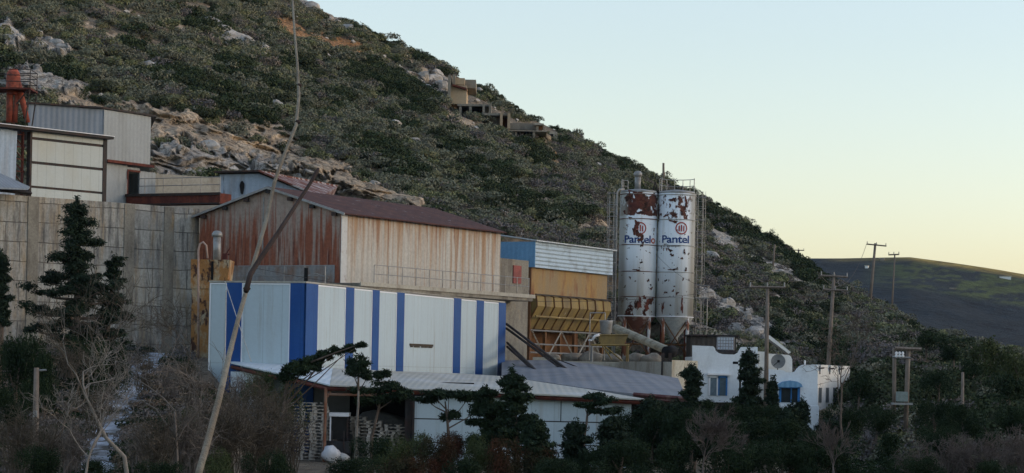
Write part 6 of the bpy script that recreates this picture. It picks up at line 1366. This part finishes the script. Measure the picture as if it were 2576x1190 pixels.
# umbrella-like young pine and the long pine bough
def pine(u0, v0, u1, v1, y, heads, label, boughs=(), th=.05):
    b_ = P(u0, v0, y); t = thing('pine_tree', label, 'tree', (b_.x, y, b_.z - 1.5)); tip = P(u1, v1, y)
    MB().tube([b_ - Vector((0, 0, 1.5)), b_, b_.lerp(tip, .5) + Vector((.03, 0, 0)), tip], [th * 1.2, th, th * .8, th * .4], 7).build('trunk', BARKG if th < .06 else BARKD, t, True)
    lim = MB(); pads = []
    for (u, v, rx_, rz_) in heads:
        e = P(u, v, y + random.uniform(-.3, .3)); s = b_.lerp(tip, random.uniform(.45, .9)); lim.tube([s, s.lerp(e, .5) + Vector((0, 0, -.05)), e], [.03, .02, .01], 4, False); k = px_m(y)
        for q in range(6): pads.append((e + Vector((random.uniform(-.8, .8) * rx_ * k, random.uniform(-.5, .5) * rx_ * k, random.uniform(-.6, .6) * rz_ * k)), rx_ * k * .55, rz_ * k * .6, .6))
    for pts in boughs:
        pp = [P(u, v, y - .2 * i * .3) for i, (u, v) in enumerate(pts)]; lim.tube(pp, [.05 * (1 - .8 * i / len(pp)) for i in range(len(pp))], 5, False)
    lim.build('limbs', BARKD, t); pads_to_leaves(pads, 260, .044, 'crown', CONIF2, t)
pine(895, 1110, 903, 930, 86, [(903, 912, 24, 22), (900, 935, 26, 16), (925, 948, 14, 8), (885, 925, 10, 10)], 'slim young pine with a round tuft before the shelter', th=.055)
pine(935, 1100, 965, 960, 87, [(962, 945, 20, 14), (970, 968, 34, 14), (930, 985, 44, 12), (985, 1000, 40, 12), (945, 1010, 40, 10), (1010, 985, 26, 10)], 'spreading pine with flat tufts right of the slim one', th=.06)
pine(700, 1120, 720, 960, 88, [(735, 925, 22, 16), (760, 912, 26, 16), (790, 905, 26, 15), (820, 893, 24, 14), (850, 883, 20, 10), (880, 876, 18, 9), (908, 866, 12, 7), (722, 945, 24, 18), (760, 935, 22, 14), (800, 925, 14, 10)], 'dark pine with a long bough reaching across the blue stripes', [[(715, 960), (740, 928), (790, 908), (850, 885), (912, 864)]], th=.09)
pine(1130, 1140, 1120, 1010, 88, [(1090, 990, 36, 12), (1130, 990, 40, 12), (1180, 1000, 36, 12), (1220, 1020, 30, 12), (1130, 1045, 26, 14), (1070, 1005, 26, 9)], 'flat topped pine before the left white panels', th=.07)
pine(1468, 1110, 1480, 1010, 90, [(1490, 998, 26, 10), (1520, 1008, 28, 10), (1540, 1030, 26, 9), (1470, 1020, 20, 8), (1510, 1035, 24, 8)], 'small windswept pine before the right white panels', th=.06)
# bare trees
b_ = P(322, 1215, 66)
bare(b_, 2.3, 5, BARKG, 'bare_tree', 'pale barked bare tree in front of the concrete lane', r0=.075, spread=.5, up=.35, nchild=2, seed=5, shrink=.72, trunk_dir=Vector((.06, 0, 1)))
bare(P(215, 1200, 64), 1.5, 5, BARKG, 'bare_tree', 'grey bare tree left of the pale barked one', r0=.04, spread=.6, up=.3, seed=8)
bare(P(445, 1210, 68), 2.2, 5, TWIGG, 'bare_tree', 'bare tree between the pale barked one and dry stem', r0=.05, spread=.6, up=.3, seed=12, trunk_dir=Vector((.25, 0, 1)))
bare(P(1765, 1225, 66), .85, 6, TWIGP, 'bare_tree', 'pinkish bare young tree before the dark bushes', r0=.035, spread=.42, up=.55, seed=21, shrink=.76)
bare(P(2110, 1225, 66), .7, 5, TWIGP, 'bare_tree', 'small pinkish bare tree at the bottom centre right', r0=.03, spread=.42, up=.5, seed=25, shrink=.78)
bare(P(2120, 1110, 88), 2.1, 5, BARKD, 'bare_tree', 'dark bare tree crossing the battlemented house corner', r0=.05, spread=.6, up=.35, seed=31, trunk_dir=Vector((-.2, 0, 1)), shrink=.7)
bare(P(470, 960, 96), 1.6, 5, TWIGB, 'bare_tree', 'brown bare tree below the rusted tank', r0=.04, spread=.6, up=.35, seed=41)
bare(P(150, 1100, 76), 2.0, 5, TWIGB, 'bare_tree', 'brown bare tree between the dark evergreens and lane', r0=.05, spread=.6, up=.35, seed=43)
labs = ['at the bottom left corner', 'under the grey lamp pole', 'right of the grey lamp pole', 'left of the pale lane', 'at the lower end of the lane', 'just left of the dry stem foot', 'behind the dry stem foot', 'right of the dry stem foot', 'below the white hut', 'below the shelter corner', 'left of the pallet stack', 'beside the rusted tank foot', 'on the left bank above the lane', 'at the upper end of the lane', 'behind the pale barked tree', 'at the foot of the tall conifer']
for i, (u, v, w, h, y, n, m) in enumerate([(40, 1215, 200, 190, 70, 46, TWIGB), (110, 1215, 140, 150, 72, 36, TWIGB), (180, 1200, 160, 150, 74, 36, TWIGG), (240, 1100, 130, 130, 84, 30, TWIGB), (400, 1215, 170, 170, 68, 46, TWIGB), (470, 1215, 190, 210, 69, 60, TWIGG), (560, 1215, 220, 230, 71, 70, TWIGB), (640, 1210, 220, 210, 73, 70, TWIGB), (660, 1100, 170, 150, 84, 44, TWIGB), (720, 1200, 150, 180, 76, 44, TWIGB), (600, 1060, 130, 120, 90, 36, TWIGG), (480, 1020, 110, 110, 94, 34, TWIGB), (360, 985, 90, 100, 100, 24, TWIGB), (430, 1000, 110, 80, 98, 26, TWIGG), (350, 1190, 130, 120, 75, 26, TWIGG), (170, 950, 150, 90, 92, 34, TWIGB)]):
    thicket(u, v, y, w, h, n, m, 'leafless brown thicket ' + labs[i], 500 + i, 'leafless thickets at lower left', r=.014)
labs = ['left of the short post', 'around the short post', 'right of the short post', 'at the bottom right corner', 'in the right corner, upper clump', 'under the slim pole']
for i, (u, v, w, h, y, n) in enumerate([(2310, 1225, 150, 110, 66, 40), (2400, 1225, 150, 120, 64, 46), (2480, 1225, 160, 130, 64, 50), (2560, 1225, 150, 140, 62, 50), (2550, 1180, 120, 90, 76, 30), (2420, 1170, 130, 80, 80, 26)]):
    thicket(u, v, y, w, h, n, TWIGP, 'pale pinkish bare brush ' + labs[i], 600 + i, 'pale bare brush at lower right', r=.012)
# the dry stem close to the camera
ds2 = thing('dry_stem', 'tall dry reed stem close to the camera with side shoot', 'plant', P(492, 1215, 3.0))
yy2 = 3.0
DRY = paint('dry_stem', (.34, .31, .25), (.24, .20, .15), .42, .6, 14, (1, 1, .25), .9, .15, grain=60)
DRYD = paint('dark_stem', (.05, .036, .032), (.09, .065, .055), .45, .65, 14, rough=.9)
pts = [(490, 1225, 13), (520, 1120, 12.5), (552, 1000, 12), (575, 900, 10.5), (600, 800, 9), (620, 730, 8.5), (640, 655, 8), (668, 560, 8), (690, 460, 7.5), (715, 390, 7), (745, 315, 7), (752, 240, 6.5), (748, 160, 5.5), (741, 80, 4.8), (735, -20, 4.2)]
MB().tube([P(u, v, yy2 + .0006 * (1190 - v)) for u, v, r in pts], [r * .72 * px_m(yy2) for u, v, r in pts], 12).build('stalk', DRY, ds2, True)
mb = MB()
for u, v, r in ((621, 726, 11), (749, 307, 9.5), (753, 215, 8)): c = P(u, v, yy2 + .0006 * (1190 - v)); mb.lathe((c.x, c.y, 0), [(r * .6 * px_m(yy2), c.z - .003), (r * px_m(yy2), c.z), (r * .6 * px_m(yy2), c.z + .003)], 10)
mb.build('nodes', DRYD, ds2, True)
pts = [(619, 732, 8), (630, 690, 7.5), (655, 650, 7), (700, 585, 6.5), (745, 515, 5.5), (780, 462, 5), (797, 432, 6), (801, 424, 4)]
MB().tube([P(u, v, yy2 - .02 + .0006 * (1190 - v)) for u, v, r in pts], [r * px_m(yy2) for u, v, r in pts], 10).build('side_shoot', DRYD, ds2, True)
# ------------------------------------------------------------------ evening haze in the valley
hz = MB().box((0, 640, 22), (2400, 1720, 270))
hm = bpy.data.materials.new('haze_air'); hm.use_nodes = True; hn = hm.node_tree; hn.nodes.clear()
ho = hn.nodes.new('ShaderNodeOutputMaterial'); hv = hn.nodes.new('ShaderNodeVolumePrincipled')
hv.inputs['Color'].default_value = (.50, .72, 1.0, 1); hv.inputs['Density'].default_value = .00003; hv.inputs['Anisotropy'].default_value = 0.0
hn.links.new(hv.outputs[0], ho.inputs['Volume'])
o = hz.build('haze', hm); tag(o, kind='stuff')
